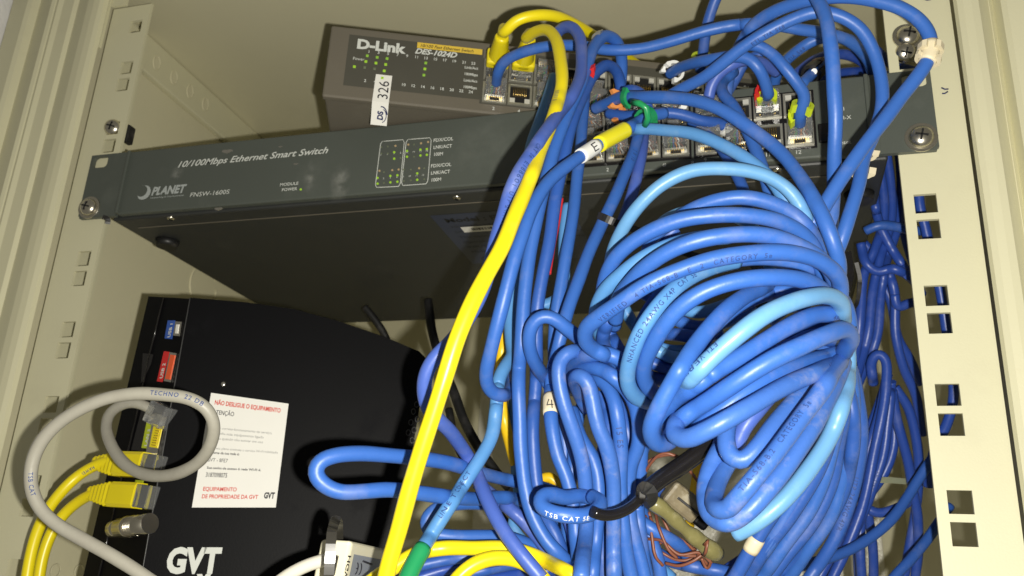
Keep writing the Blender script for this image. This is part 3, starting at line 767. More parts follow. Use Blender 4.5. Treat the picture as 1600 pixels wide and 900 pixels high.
strapP = [W(514, 905, 296), W(517, 860, 298), W(520, 835, 300), W(524, 816, 306), W(528, 813, 312), W(529, 826, 322), W(528, 842, 330)]
# built after the spline helper below

# ================================================================== CABLES
def catmull(P, step=0.25):
    """centripetal-ish Catmull-Rom through the rows of P"""
    P = np.asarray(P, float); n = len(P)
    Q = np.vstack([2*P[0]-P[1], P, 2*P[-1]-P[-2]]); out = []
    for i in range(n-1):
        p0, p1, p2, p3 = Q[i], Q[i+1], Q[i+2], Q[i+3]
        k = max(2, int(np.ceil(np.linalg.norm((p2-p1)[:2])*step)))
        for t in np.arange(k)/k:
            # Catmull-Rom, tangents limited by chord length
            l1 = np.linalg.norm((p2-p1)[:2])+1e-6; l0 = np.linalg.norm((p1-p0)[:2])+1e-6; l2 = np.linalg.norm((p3-p2)[:2])+1e-6
            a = l0**.5; b = l1**.5; c = l2**.5
            m1 = (p1-p0)/a-(p2-p0)/(a+b)+(p2-p1)/b; m2 = (p2-p1)/b-(p3-p1)/(b+c)+(p3-p2)/c
            m1 = m1*b; m2 = m2*b
            out.append((2*t**3-3*t**2+1)*p1+(t**3-2*t**2+t)*m1+(-2*t**3+3*t**2)*p2+(t**3-t**2)*m2)
    out.append(P[-1]); return np.array(out)
def resample(P, step):
    d = np.r_[0, np.cumsum(np.linalg.norm(np.diff(P, axis=0), axis=1))]
    n = max(4, int(d[-1]/step)+1); s = np.linspace(0, d[-1], n)
    return np.stack([np.interp(s, d, P[:, k]) for k in range(P.shape[1])], 1)
CAB = {}
def C(key, mt, pts, label, r=2.9, group=None, name='network_cable', cat='cable', pin=0, solid=True):
    """pts: (x, y, D) measured on the photograph, D = distance along the view axis in mm (from the cable's apparent width)"""
    P = []
    if r > 2.5: r = r*0.945
    for q in pts: P.append([q[0], q[1], q[2] if len(q) > 2 else np.nan])
    P = np.array(P, float)
    idx = np.arange(len(P)); L = np.r_[0, np.cumsum(np.linalg.norm(np.diff(P[:, :2], axis=0), axis=1))]
    ok = ~np.isnan(P[:, 2]); P[:, 2] = np.interp(L, L[ok], P[ok, 2])
    S = resample(catmull(P), 5.0)
    CAB[key] = dict(key=key, mt=mt, S=S, label=label, r=r, group=group, name=name, cat=cat, pin=pin, solid=solid)
def port_pts(kind, i, row, out=(9, 16, 24)):
    if kind == 'P': c = V3(PCOL[i], -4, (7.2, 23.6)[row]); n = NS
    else: c = DP(91.4+i*14.0, (12.0, 26.4)[row], 0.6); n = DN
    return [PX(c+n*o) for o in out]
# -- yellow patch cables at the top left of the ports
C('y1', YEL, port_pts('D', 0, 1, (12, 30, 40))+[(786, 52, 432), (806, 33, 430), (836, 24, 432), (870, 26, 440), (902, 40, 455), (930, 57, 470), (965, 79, 492), (1006, 108, 520), (1040, 130, 545)],
  'yellow patch cable arching from the first upper socket over the desktop switch', r=2.95, pin=10)
C('y2', YEL, port_pts('D', 1, 1, (12, 28, 38))+[(822, 60, 432), (836, 50, 424), (855, 47, 414), (868, 60, 402), (876, 95, 385), (878, 130, 372), (870, 165, 358), (860, 195, 350), (846, 230, 340), (834, 265, 330), (820, 300, 318), (803, 340, 305), (785, 385, 297), (760, 430, 290), (737, 475, 285), (714, 530, 282), (695, 590, 280), (676, 650, 280), (658, 705, 280), (640, 765, 280), (624, 825, 280), (608, 880, 280), (598, 925, 280)],
  'long bright yellow cable running diagonally down in front of the dark switch', r=2.95, pin=10)
# -- blue cables hanging at the left of the ports
C('c1', PURP, [(866, 62, 436), (874, 47, 430), (890, 43, 420), (903, 56, 410), (910, 85, 400), (908, 118, 390), (896, 145, 375), (880, 168, 362), (862, 190, 350), (848, 212, 342), (830, 243, 334), (810, 274, 328), (795, 305, 324), (785, 340, 320), (776, 372, 316), (766, 410, 312), (752, 455, 310), (730, 498, 312), (705, 535, 310), (680, 562, 309), (667, 585, 309), (663, 610, 310), (668, 635, 312), (682, 655, 316), (704, 678, 326), (726, 705, 340), (745, 740, 342), (762, 780, 330), (788, 830, 318), (812, 866, 314), (845, 905, 312)],
  'violet-blue cable crossing over the yellow one at the top and behind it lower down')
C('e', BLUE, [(1040, 176, 408), (1016, 181, 402), (1000, 190, 396), (978, 203, 388), (950, 219, 380), (922, 235, 372), (896, 250, 364), (872, 268, 356), (850, 292, 350), (832, 325, 344), (818, 365, 338), (804, 405, 334), (792, 450, 332), (780, 500, 332), (768, 545, 334), (759, 580, 336), (760, 602, 340), (772, 616, 346), (788, 616, 354), (799, 603, 368), (800, 578, 386), (796, 552, 398)],
  'blue cable wearing a yellow sleeve and a white tag lettered E')
C('l5', LITE, [(866, 120, 466), (852, 160, 455), (838, 200, 446), (827, 240, 436), (817, 300, 420), (809, 380, 402), (802, 440, 390), (797, 500, 384), (800, 535, 378), (802, 555, 372), (792, 572, 362), (781, 592, 356), (777, 615, 352), (774, 645, 350), (768, 680, 346), (750, 715, 338), (718, 765, 328), (690, 810, 320), (668, 848, 314), (650, 880, 308), (630, 920, 304)],
  'light blue cable ending in a green sleeve at the bottom edge')
C('c2', BLUE, [(966, 152, 450), (972, 120, 446), (971, 85, 440), (962, 62, 432), (946, 55, 424), (930, 72, 414), (917, 104, 404), (904, 140, 394), (888, 175, 386), (874, 210, 380), (862, 245, 374), (850, 290, 368), (840, 335, 362), (832, 380, 358), (824, 430, 354), (816, 490, 350), (812, 550, 348), (810, 610, 347), (812, 660, 346), (815, 710, 345), (822, 760, 343), (836, 810, 340), (856, 848, 337), (882, 878, 334), (905, 910, 330)],
  'blue cable looping over the socket rows then hanging left of the bundle', r=3.0)
C('c3', BLUE2, [(970, 168, 452), (970, 135, 444), (963, 110, 436), (949, 102, 428), (932, 112, 418), (917, 136, 408), (904, 165, 398), (892, 198, 390), (882, 240, 382), (872, 290, 376), (864, 340, 370), (856, 390, 365), (848, 430, 362), (841, 475, 360), (838, 530, 360), (836, 590, 360), (834, 640, 359), (834, 700, 357), (838, 750, 354), (850, 800, 350), (872, 845, 346), (888, 900, 342)],
  'darker blue cable with a tight arch beneath the larger one, then hanging behind it')
C('c4', BLUE, [(915, 130, 445), (912, 165, 432), (909, 210, 420), (905, 260, 408), (898, 310, 398), (890, 360, 390), (882, 410, 384), (875, 460, 380), (868, 510, 378), (866, 560, 376), (872, 620, 374), (880, 680, 372), (884, 740, 370), (890, 800, 366), (905, 870, 360), (915, 910, 356)],
  'blue cable hanging straight down just left of the lettered tag cable')
C('c4b', LITE, [(890, 320, 402), (882, 370, 398), (880, 420, 396), (880, 455, 396), (858, 474, 392), (836, 480, 390), (824, 500, 392)], 'short pale blue strand seen between the hanging cables just above the small loop')
C('red', REDP, [(878, 310, 392), (872, 350, 388), (866, 380, 384), (861, 410, 380), (858, 428, 378)], 'thin red wire strand among the hanging blue cables', r=0.9, name='thin_wire', cat='wire')
C('c9', BLUE, [(1000, 196, 430), (990, 235, 414), (975, 275, 402), (958, 315, 394), (940, 352, 386), (922, 390, 378), (906, 430, 370), (893, 470, 362), (881, 510, 356), (870, 550, 350), (861, 590, 346), (860, 630, 344), (862, 670, 342), (870, 710, 340), (885, 745, 338), (897, 790, 336), (902, 840, 334), (905, 905, 332)],
  'blue cable carrying a cream tag marked 4')
C('c9b', PURP, [(1010, 190, 438), (1003, 235, 420), (994, 275, 410), (982, 320, 402), (972, 352, 398), (962, 395, 396), (952, 440, 398)], 'violet-blue cable dropping beside the one with the black tie and vanishing behind the coil')
C('c8', BLUE, [(960, 575, 345), (930, 552, 340), (908, 530, 338), (888, 514, 336), (868, 498, 334), (848, 494, 334), (833, 506, 336), (828, 530, 338), (833, 556, 342), (846, 582, 346), (858, 606, 352), (872, 640, 358)], 'thin blue cable making a small hook above the middle bundle')
C('y3b', YEL2, [(792, 470, 402), (788, 520, 398), (783, 560, 396), (781, 600, 396), (785, 640, 398), (795, 690, 402), (812, 735, 404), (840, 748, 404), (860, 744, 402), (872, 760, 400), (888, 790, 402)], 'golden yellow cable showing behind the hanging blue cables', r=2.6)
C('l6', LITE, [(806, 620, 400), (800, 665, 402), (806, 720, 404), (812, 780, 400), (806, 840, 396), (830, 890, 390)], 'pale blue strand hidden behind the left edge of the bundle')
# -- horizontal and arching cables at the top
C('t4', BLUE, port_pts('D', 0, 0, (10, 22))+[(790, 95, 452), (822, 80, 446), (866, 71, 440), (910, 72, 436), (950, 78, 432), (1000, 76, 426), (1050, 64, 420), (1100, 49, 414), (1150, 39, 410), (1200, 38, 408), (1250, 46, 408), (1290, 52, 410), (1325, 63, 414), (1352, 88, 425), (1375, 130, 440)],
  'blue cable stretching level from the first lower socket across the top to the right', pin=5)
C('t5', BLUE, [(1040, 152, 420), (1065, 138, 412), (1100, 121, 402), (1130, 100, 394), (1160, 77, 388), (1195, 52, 382), (1235, 30, 378), (1275, 18, 376), (1312, 24, 374), (1343, 44, 373), (1365, 80, 372), (1376, 122, 370), (1376, 165, 366), (1366, 205, 362), (1352, 245, 356), (1344, 285, 350), (1330, 330, 344), (1316, 370, 340), (1300, 410, 340)],
  'blue cable rising diagonally from the sockets and coming down inside the outer loop')
C('t2', BLUE, [(1135, 150, 440), (1142, 110, 430), (1155, 72, 418), (1178, 38, 404), (1212, 16, 392), (1255, 3, 382), (1305, -4, 372), (1355, -2, 366), (1400, 9, 360), (1434, 30, 356), (1452, 58, 353), (1450, 90, 351), (1432, 122, 349), (1405, 158, 347), (1372, 200, 344), (1340, 242, 341), (1312, 282, 338), (1286, 322, 336), (1262, 358, 336), (1240, 392, 338), (1222, 430, 344)],
  'blue cable making the widest loop at top right with an ivory clip over the screw', r=3.0)
C('t1', BLUE, [(1262, -25, 372), (1276, -5, 362), (1289, 25, 354), (1296, 70, 350), (1301, 125, 348), (1306, 180, 346), (1306, 230, 350), (1304, 280, 358), (1300, 330, 364), (1298, 380, 368), (1294, 420, 372)],
  'blue cable dropping straight down in front of the right end of the switch', r=3.0)
C('t7', BLUE2, [(1128, -20, 440), (1117, 4, 442), (1106, 35, 446), (1101, 62, 450), (1097, 92, 456), (1094, 112, 462)], 'blue cable coming down from the top edge to a lime clip')
C('t8', BLUE, [(1207, 150, 455), (1212, 124, 446), (1226, 98, 436), (1250, 77, 426), (1275, 63, 420), (1305, 58, 420), (1338, 68, 426), (1358, 95, 436), (1366, 130, 450)], 'printed blue cable arching behind the straight vertical one')
C('t9', BLUE, port_pts('P', 6, 1, (10, 17))+[(1201, 150, 405), (1196, 130, 400), (1186, 108, 398), (1170, 92, 398), (1148, 88, 402), (1118, 92, 410), (1086, 98, 422), (1062, 106, 436), (1046, 116, 448)],
  'blue cable from the white clip bending down to the red and lime clips', pin=4)
C('t9b', BLUE, port_pts('P', 7, 0, (10, 20))+[(1257, 150, 398), (1244, 128, 396), (1228, 108, 396), (1210, 88, 398), (1190, 74, 402), (1168, 70, 408), (1146, 84, 418), (1130, 106, 430), (1120, 130, 444)],
  'blue cable plugged into the last lower socket through a pair of lime clips', pin=4)
C('t11', PURP, [(1108, 154, 420), (1111, 136, 418), (1122, 117, 416), (1142, 102, 416), (1165, 95, 418), (1190, 98, 424), (1215, 112, 434)], 'violet-blue cable hooking over beneath the crossing cables')
C('t12', BLUE, [(1146, 112, 432), (1130, 128, 426), (1130, 146, 420), (1146, 166, 412), (1160, 190, 404), (1172, 215, 396), (1184, 245, 388), (1196, 280, 380), (1208, 315, 374), (1225, 355, 372), (1240, 400, 372)], 'blue cable threading down behind the long arc from the green clip')
C('t12b', BLUE2, [(1080, 190, 438), (1106, 212, 428), (1126, 232, 418), (1146, 262, 406), (1160, 292, 398), (1168, 325, 392), (1172, 365, 390)], 'short blue cable visible between the two light blue arcs')
C('t13', BLUE, [(1290, 95, 450), (1270, 112, 446), (1252, 134, 440), (1246, 150, 448)], 'short blue cable held by the black clip')
C('t14', BLUE_DIM, [(1240, 118, 478), (1275, 92, 480), (1310, 84, 482), (1340, 92, 486), (1360, 112, 490), (1375, 150, 500)], 'dark blue cable behind the end of the desktop switch, upper one')
C('t15', BLUE_DIM, [(1345, 60, 500), (1370, 80, 504), (1392, 100, 508), (1415, 108, 512), (1436, 112, 520)], 'dark blue cable passing behind the upper square hole of the right post')
C('t16', BLUE_DIM, [(1250, 140, 484), (1300, 118, 488), (1350, 112, 494), (1400, 122, 505)], 'dark blue cable lying on the switch behind the arcs')
C('t17', BLUE2, [(1132, 150, 452), (1150, 120, 446), (1164, 96, 440), (1190, 84, 440)], 'short dark blue stub between two crossing cables')
C('g1', BLUE, [(930, 170, 440), (952, 160, 430), (968, 153, 420), (1000, 152, 404), (1045, 153, 392), (1090, 158, 382), (1130, 172, 373), (1168, 196, 365), (1205, 226, 358), (1238, 262, 346), (1266, 302, 334), (1288, 342, 322), (1304, 382, 318), (1312, 415, 322), (1308, 450, 334)],
  'blue cable leaving the green clip and sweeping right and down over the coil', r=3.0)
C('g2', BLUE2, [(950, 178, 446), (980, 182, 436), (1020, 176, 428), (1060, 178, 424), (1095, 188, 424), (1125, 192, 430), (1142, 200, 440)], 'blue cable just under the one with the green clip, ending at the white clip')
C('g3', BLUE2, [(962, 172, 450), (968, 150, 440), (985, 140, 430), (1004, 150, 420), (1010, 170, 426)], 'small blue hook behind the orange clips')
# -- light blue arcs
C('L2', LITE, [(980, 206, 402), (1000, 203, 392), (1035, 203, 382), (1075, 206, 374), (1112, 218, 366), (1145, 235, 358), (1176, 256, 352), (1205, 282, 347), (1226, 312, 344), (1242, 348, 342), (1250, 390, 344)],
  'light blue cable running from beside the yellow sleeve down to the coil', r=2.8)
C('L1', CYAN, [(962, 470, 372), (954, 440, 360), (956, 405, 350), (964, 375, 343), (980, 344, 338), (1004, 314, 335), (1036, 287, 333), (1075, 270, 332), (1120, 264, 332), (1165, 266, 332), (1205, 278, 332), (1236, 300, 333), (1256, 332, 335), (1266, 366, 340), (1270, 400, 350)],
  'pale blue cable forming the topmost arc of the big coil', r=2.8)
C('L3', CYAN, [(1008, 400, 362), (1018, 372, 356), (1034, 348, 350), (1062, 334, 346), (1100, 330, 346), (1150, 340, 350), (1190, 372, 356), (1202, 410, 362), (1206, 450, 366), (1196, 500, 368)], 'pale blue strand inside the coil behind the first blue arcs', r=2.7)
# -- the big coil, front to back
C('k1', BLUE, [(960, 510, 350), (945, 475, 340), (946, 440, 332), (958, 408, 326), (982, 383, 321), (1016, 361, 318), (1056, 345, 315), (1100, 337, 312), (1145, 334, 311), (1188, 339, 311), (1226, 351, 313), (1256, 370, 317), (1276, 396, 322), (1288, 430, 330)],
  'blue strand of the coil just under the pale topmost arc', r=3.0)
C('k2', BLUE, [(1010, 395, 352), (1022, 368, 346), (1056, 345, 338), (1088, 326, 332), (1122, 314, 328), (1160, 309, 326), (1196, 314, 325), (1230, 328, 326), (1258, 350, 328), (1278, 380, 332), (1290, 415, 338)],
  'blue strand of the coil rising slightly above its neighbour at the middle', r=3.0)
C('k2b', BLUE2, [(1015, 430, 356), (1018, 400, 352), (1034, 376, 348), (1056, 356, 346)], 'short blue strand rising inside the upper left of the coil', r=2.9)
C('k3', LITE, [(950, 545, 352), (934, 512, 342), (931, 482, 334), (944, 452, 326), (970, 428, 320), (1002, 406, 316), (1040, 388, 314), (1090, 374, 316), (1140, 370, 322)],
  'light blue strand peeping out under the thick upper arc at the coil left side', r=2.9)
C('k4', BLUE, [(962, 500, 330), (966, 465, 318), (984, 440, 310), (1012, 414, 304), (1050, 392, 299), (1095, 376, 296), (1140, 368, 295), (1186, 368, 295), (1228, 376, 297), (1266, 392, 301), (1293, 414, 306), (1306, 444, 314), (1304, 480, 324)],
  'thick blue strand of the coil above the one printed CATEGORY', r=3.0)
C('k5', BLUE, [(1010, 600, 348), (985, 580, 340), (958, 562, 332), (930, 550, 322), (914, 534, 312), (916, 513, 304), (938, 494, 299), (968, 474, 295), (1004, 450, 292), (1046, 428, 290), (1096, 409, 289), (1146, 398, 289), (1196, 394, 290), (1244, 398, 292), (1284, 410, 296), (1308, 432, 302), (1312, 462, 312), (1300, 495, 322)],
  'blue strand with CATEGORY printed along the upper curve of the coil', r=3.0)
C('k6', LITE, [(1050, 640, 338), (1018, 630, 326), (994, 620, 316), (982, 602, 308), (980, 578, 302), (988, 548, 296), (1002, 516, 292), (1024, 484, 290), (1052, 456, 294), (1082, 434, 302), (1112, 418, 310), (1150, 408, 318)],
  'light blue strand with CAT printed down the left side of the coil', r=3.0)
C('k7', BLUE, [(1048, 632, 330), (1020, 614, 318), (1006, 594, 308), (1008, 566, 300), (1020, 538, 294), (1040, 508, 288), (1066, 480, 284), (1100, 456, 282), (1140, 440, 281), (1184, 432, 282), (1226, 432, 285), (1264, 442, 290), (1292, 460, 296), (1304, 484, 306)],
  'blue strand curving just below the light one printed CAT', r=3.0)
C('k8', BLUE, [(1200, 444, 306), (1166, 462, 296), (1134, 486, 288), (1108, 514, 282), (1084, 546, 277), (1062, 580, 273), (1042, 612, 271), (1024, 644, 272), (1016, 672, 276), (1026, 692, 284), (1044, 690, 292), (1060, 672, 298), (1078, 650, 302)],
  'blue strand cutting steeply down the left of the coil with a sharp lower bend', r=3.0)
C('k9', CYAN, [(1316, 500, 300), (1314, 474, 290), (1296, 462, 282), (1262, 464, 275), (1224, 477, 270), (1186, 497, 267), (1150, 524, 266), (1118, 552, 268), (1090, 580, 274), (1066, 606, 284), (1050, 632, 296)],
  'bright cyan strand across the middle of the coil', r=3.05)
C('k10', BLUE, [(1314, 520, 306), (1304, 496, 298), (1276, 492, 292), (1240, 506, 286), (1202, 528, 281), (1164, 552, 278), (1124, 576, 277), (1088, 600, 279), (1056, 622, 284), (1038, 648, 292), (1042, 676, 302)],
  'blue strand directly beneath the bright cyan one', r=3.0)
C('k10b', BLUE2, [(1296, 512, 316), (1262, 512, 306), (1224, 520, 298), (1186, 540, 294), (1150, 562, 292), (1110, 584, 292), (1080, 604, 296)], 'darker blue strand squeezed between the cyan strand and the next', r=3.0)
C('k11', BLUE, [(1320, 552, 296), (1332, 530, 286), (1322, 516, 278), (1290, 524, 272), (1250, 541, 268), (1210, 560, 266), (1172, 582, 266), (1134, 606, 269), (1098, 630, 275), (1066, 654, 284), (1050, 680, 296)],
  'blue strand of the coil with a rounded end by the right cable tie', r=3.05)
C('k12', DUSTY, [(1316, 566, 300), (1284, 578, 288), (1246, 592, 278), (1208, 612, 270), (1170, 636, 265), (1134, 658, 262), (1102, 676, 262), (1072, 688, 266), (1052, 680, 274), (1054, 662, 284), (1074, 642, 294), (1096, 622, 302)],
  'blue strand with a dusty hooked bend at the lower left of the coil', r=3.05)
C('k12b', LITE, [(1175, 600, 304), (1150, 622, 298), (1124, 642, 294), (1100, 664, 294)], 'short light blue strand in the gap of the lower left coil', r=2.8)
C('k13', DUSTY, [(1288, 548, 306), (1276, 576, 302), (1254, 608, 296), (1228, 642, 288), (1204, 674, 281), (1181, 703, 276), (1160, 720, 274), (1142, 714, 276), (1134, 690, 284), (1138, 658, 290)],
  'blue strand forming the small inner bend at the bottom of the coil', r=3.1)
C('k13b', PURP, [(1250, 572, 318), (1216, 606, 308), (1184, 640, 300), (1160, 672, 296), (1150, 706, 300)], 'violet-blue strand inside the inner bend at the coil bottom', r=2.9)
C('k14', DUSTY, [(1312, 566, 296), (1292, 596, 284), (1262, 638, 276), (1236, 676, 270), (1208, 713, 265), (1180, 746, 262), (1153, 776, 261), (1133, 796, 265), (1117, 790, 271), (1119, 764, 280), (1132, 736, 290), (1146, 712, 300)],
  'dusty blue strand printed CATEGORY on the lower right of the coil', r=3.1)
C('k15', DUSTY, [(1316, 566, 306), (1302, 606, 296), (1284, 644, 288), (1260, 684, 281), (1232, 726, 275), (1202, 764, 271), (1170, 799, 269), (1138, 816, 269), (1110, 802, 274), (1100, 770, 282), (1106, 736, 290), (1122, 702, 300), (1134, 670, 310)],
  'lowest dusty blue strand making the bottom of the coil', r=3.1)
C('k16', CYAN, [(1316, 510, 326), (1327, 556, 316), (1325, 596, 308), (1314, 640, 302), (1296, 682, 297), (1270, 724, 292), (1238, 764, 288), (1208, 796, 286), (1176, 822, 286), (1150, 836, 292)],
  'pale cyan strand sweeping down the right side of the coil', r=3.05)
C('k17', BLUE2, [(1298, 480, 330), (1304, 520, 326), (1298, 560, 318), (1280, 600, 310), (1256, 640, 302), (1228, 672, 296), (1200, 704, 294)], 'darker blue strand behind the right side of the coil', r=3.0)
C('k18', BLUE, [(1306, 455, 326), (1322, 480, 332), (1330, 520, 336), (1322, 570, 334), (1310, 620, 330), (1296, 670, 326), (1278, 720, 322)], 'blue strand bending down beside the right cable tie', r=3.0)
C('j2', BLUE2, [(1312, 536, 310), (1272, 526, 298), (1232, 544, 288), (1192, 566, 284), (1152, 590, 284), (1112, 616, 288), (1082, 636, 296)], 'darker blue strand tucked above the front rounded one', r=2.9)
C('j3', BLUE, [(1306, 552, 306), (1262, 564, 292), (1220, 582, 282), (1180, 606, 277), (1140, 632, 276), (1104, 658, 280), (1078, 676, 290)], 'blue strand tucked between the front rounded one and the hooked one', r=2.9)
C('j5', BLUE, [(1290, 470, 330), (1250, 454, 318), (1206, 456, 308), (1164, 474, 302), (1126, 502, 298), (1098, 534, 296), (1074, 572, 296)], 'blue strand behind the steep one, under the cyan strand', r=2.8)
C('j6', BLUE, [(1300, 452, 340), (1274, 422, 334), (1232, 408, 330), (1186, 404, 328), (1136, 410, 328), (1086, 426, 328), (1044, 450, 330), (1014, 484, 334), (996, 520, 340)], 'blue strand filling in below the printed CATEGORY one', r=2.8)
C('j7', BLUE2, [(955, 560, 352), (940, 530, 344), (950, 500, 338), (975, 470, 334), (1008, 446, 332)], 'dark blue strand curling up at the coil left end', r=2.8)
C('j8', LITE, [(1140, 672, 306), (1126, 696, 302), (1113, 722, 300), (1106, 752, 300), (1106, 776, 304)], 'light blue strand peeping left of the coil bottom', r=2.7)
# strands seen through the middle of the coil
C('i1', BLUE2, [(930, 500, 364), (952, 520, 356), (966, 545, 350), (985, 570, 348), (1020, 590, 350), (1070, 596, 354)], 'dark blue strand at the back of the coil, lower left')
C('i2', LITE, [(975, 480, 372), (990, 505, 364), (1010, 530, 358), (1040, 545, 354), (1080, 548, 354)], 'light blue strand at the back of the coil, left of centre', r=2.7)
C('i3', LITE, [(1060, 480, 360), (1090, 490, 352), (1130, 480, 348), (1165, 462, 350), (1190, 440, 356)], 'light blue strand crossing behind the coil centre', r=2.7)
C('i4', BLUE, [(1050, 495, 366), (1085, 510, 358), (1125, 505, 352), (1160, 488, 350), (1185, 468, 354)], 'blue strand crossing behind the coil centre', r=2.8)
C('i5', BLUE2, [(1010, 520, 362), (1050, 524, 356), (1090, 526, 352), (1130, 520, 350)], 'dark blue strand level across the back of the coil', r=2.8)
C('i6', CYAN, [(1010, 535, 356), (1040, 556, 350), (1080, 560, 348), (1120, 545, 346), (1160, 520, 346)], 'pale strand low across the back of the coil', r=2.7)
C('i7', BLUE2, [(1000, 560, 352), (1030, 572, 350), (1060, 576, 350), (1100, 566, 350)], 'dark blue strand beneath the pale one at the back of the coil', r=2.8)
C('i8', CYAN, [(1196, 400, 372), (1200, 430, 366), (1202, 465, 362), (1192, 500, 360), (1170, 520, 360)], 'pale strand descending behind the coil, right of centre', r=2.7)
C('i9', LITE, [(1150, 398, 350), (1200, 406, 342), (1246, 416, 336), (1280, 440, 334), (1284, 470, 338)], 'light blue strand under the printed one at the coil right', r=2.8)
C('i10', BLUE, [(1245, 440, 346), (1240, 465, 342), (1226, 480, 340), (1200, 500, 342)], 'blue stub behind the cyan strand, first', r=2.9)
C('i11', PURP, [(1262, 450, 348), (1258, 470, 346), (1245, 490, 346)], 'violet-blue stub behind the cyan strand', r=2.9)
C('i12', BLUE2, [(960, 470, 380), (975, 430, 372), (1000, 455, 366), (1030, 470, 364)], 'dark blue strand glimpsed behind the left of the coil', r=2.8)
# -- middle bundle
def md(D_, d=0): return D_+d
C('m1', DUSTY, [(962, 592, 362), (940, 574, 350), (915, 552, 340), (892, 548, 333), (875, 562, 329), (872, 590, 328), (880, 625, 328), (893, 660, 328), (906, 700, 330), (914, 740, 331), (916, 790, 333), (914, 840, 333), (908, 905, 332)],
  'dusty-topped blue strand leading the middle bundle', r=3.0)
C('m2', BLUE, [(890, 600, 352), (888, 578, 344), (905, 562, 336), (935, 553, 331), (962, 558, 329), (984, 578, 330), (1000, 604, 334), (1008, 640, 338), (1004, 690, 342), (998, 740, 344), (994, 790, 344), (1000, 840, 342), (1012, 905, 340)],
  'blue strand arching over the top of the middle bundle', r=3.0)
C('m3', BLUE, [(896, 610, 354), (894, 590, 344), (912, 575, 336), (940, 576, 331), (966, 592, 329), (986, 618, 329), (996, 652, 331), (996, 694, 334), (984, 730, 337), (982, 775, 339), (988, 825, 340), (1002, 880, 338), (1010, 915, 338)],
  'blue strand second from the top of the middle bundle', r=3.0)
C('m4', DUSTY, [(918, 640, 352), (904, 615, 342), (900, 592, 333), (908, 586, 328), (920, 598, 325), (928, 630, 324), (936, 665, 324), (950, 700, 325), (957, 745, 327), (957, 795, 330), (958, 850, 332), (960, 910, 332)],
  'dust-capped blue strand standing in the centre of the middle bundle', r=3.1)
C('m5', BLUE, [(918, 605, 350), (928, 592, 340), (944, 598, 334), (958, 622, 331), (966, 656, 330), (970, 700, 332), (968, 750, 334), (970, 800, 336), (978, 850, 337), (990, 910, 338)],
  'blue strand right of the dust-capped one', r=2.95)
C('m6', BLUE2, [(940, 610, 356), (950, 660, 350), (942, 710, 346), (938, 760, 346), (938, 820, 348), (944, 905, 348)], 'dark blue strand deep in the middle bundle, left of centre')
C('m7', BLUE2, [(960, 600, 360), (975, 650, 354), (984, 690, 350), (976, 730, 350), (972, 790, 352), (976, 905, 352)], 'dark blue strand deep in the middle bundle, right of centre')
C('m8', BLUE, [(896, 640, 352), (906, 680, 346), (926, 720, 342), (934, 770, 342), (932, 830, 342), (926, 905, 342)], 'blue strand fanning out at the left of the middle bundle')
C('m9', BLUE2, [(882, 655, 362), (900, 710, 356), (916, 760, 352), (924, 820, 350), (930, 905, 350)], 'dark blue strand behind the left of the middle bundle')
C('m10', BLUE, [(1004, 640, 352), (1006, 690, 352), (996, 735, 350), (1002, 790, 350), (1012, 830, 350), (1026, 870, 350), (1034, 910, 350)], 'blue strand at the right margin of the middle bundle')
C('m11', BLUE, [(925, 600, 366), (905, 650, 368), (898, 720, 366), (884, 790, 366), (886, 860, 364), (880, 910, 364)], 'blue strand hidden behind the left strands of the bundle')
C('m12', PURP, [(884, 800, 358), (891, 815, 350), (897, 840, 346), (905, 870, 344), (918, 910, 342)], 'faded lilac cable bending down below the ring in the bundle', r=2.9)
C('m13', BLUE, [(932, 806, 346), (922, 835, 344), (908, 860, 344), (896, 900, 344)], 'blue strand slanting left beneath the ring')
C('m14', BLUE, [(996, 810, 346), (1020, 828, 344), (1048, 845, 344), (1070, 860, 346), (1076, 872, 350)], 'blue strand poking right towards the copper wires')
C('m15', BLUE2, [(1005, 845, 356), (1035, 868, 352), (1075, 885, 350), (1130, 895, 350), (1180, 905, 350)], 'dark blue strand along the bottom under the copper wires')
C('m16', LITE, [(1000, 850, 366), (1020, 878, 362), (1050, 905, 360)], 'pale grimy strand under the copper wires at the bottom edge', r=3.2)
C('ring', BLUE, [(930, 778, 328), (905, 774, 326), (882, 778, 320), (862, 774, 314), (848, 778, 308), (847, 790, 304), (864, 800, 300), (890, 806, 297), (916, 806, 298), (934, 798, 304), (940, 786, 314), (926, 777, 326)],
  'blue cable turned in a flat ring tying the middle bundle, white print on it', r=2.9)
# -- blue cables at the lower left
C('h1', BLUE, [(880, 800, 388), (830, 786, 378), (790, 778, 364), (745, 780, 350), (700, 775, 332), (655, 769, 316), (610, 766, 308), (565, 770, 302), (530, 770, 299), (505, 758, 297), (492, 740, 297), (498, 722, 299), (522, 712, 302), (560, 709, 307), (605, 712, 313), (650, 716, 320), (700, 725, 336), (745, 736, 356), (790, 748, 370), (830, 758, 380), (872, 772, 390)],
  'blue cable bent in a long hairpin in front of the black modem', r=2.9)
C('h2', BLUE, [(870, 822, 392), (836, 808, 384), (800, 795, 376), (760, 787, 368), (715, 786, 360), (680, 795, 352), (664, 814, 348), (672, 832, 348), (705, 838, 350), (750, 838, 354), (800, 842, 360), (840, 856, 364), (875, 880, 368)],
  'blue cable folded in a short hairpin right of the modem, below the long one', r=2.9)
C('h3', PURP, [(745, 755, 372), (775, 778, 368), (806, 804, 364), (834, 832, 360), (856, 860, 356), (880, 886, 352), (900, 910, 350)], 'faded violet cable slanting down to the bottom of the bundle')
C('h4', LITE, [(822, 800, 384), (800, 812, 384), (808, 836, 384), (822, 850, 384)], 'pale blue scrap visible left of the bundle base', r=2.6)
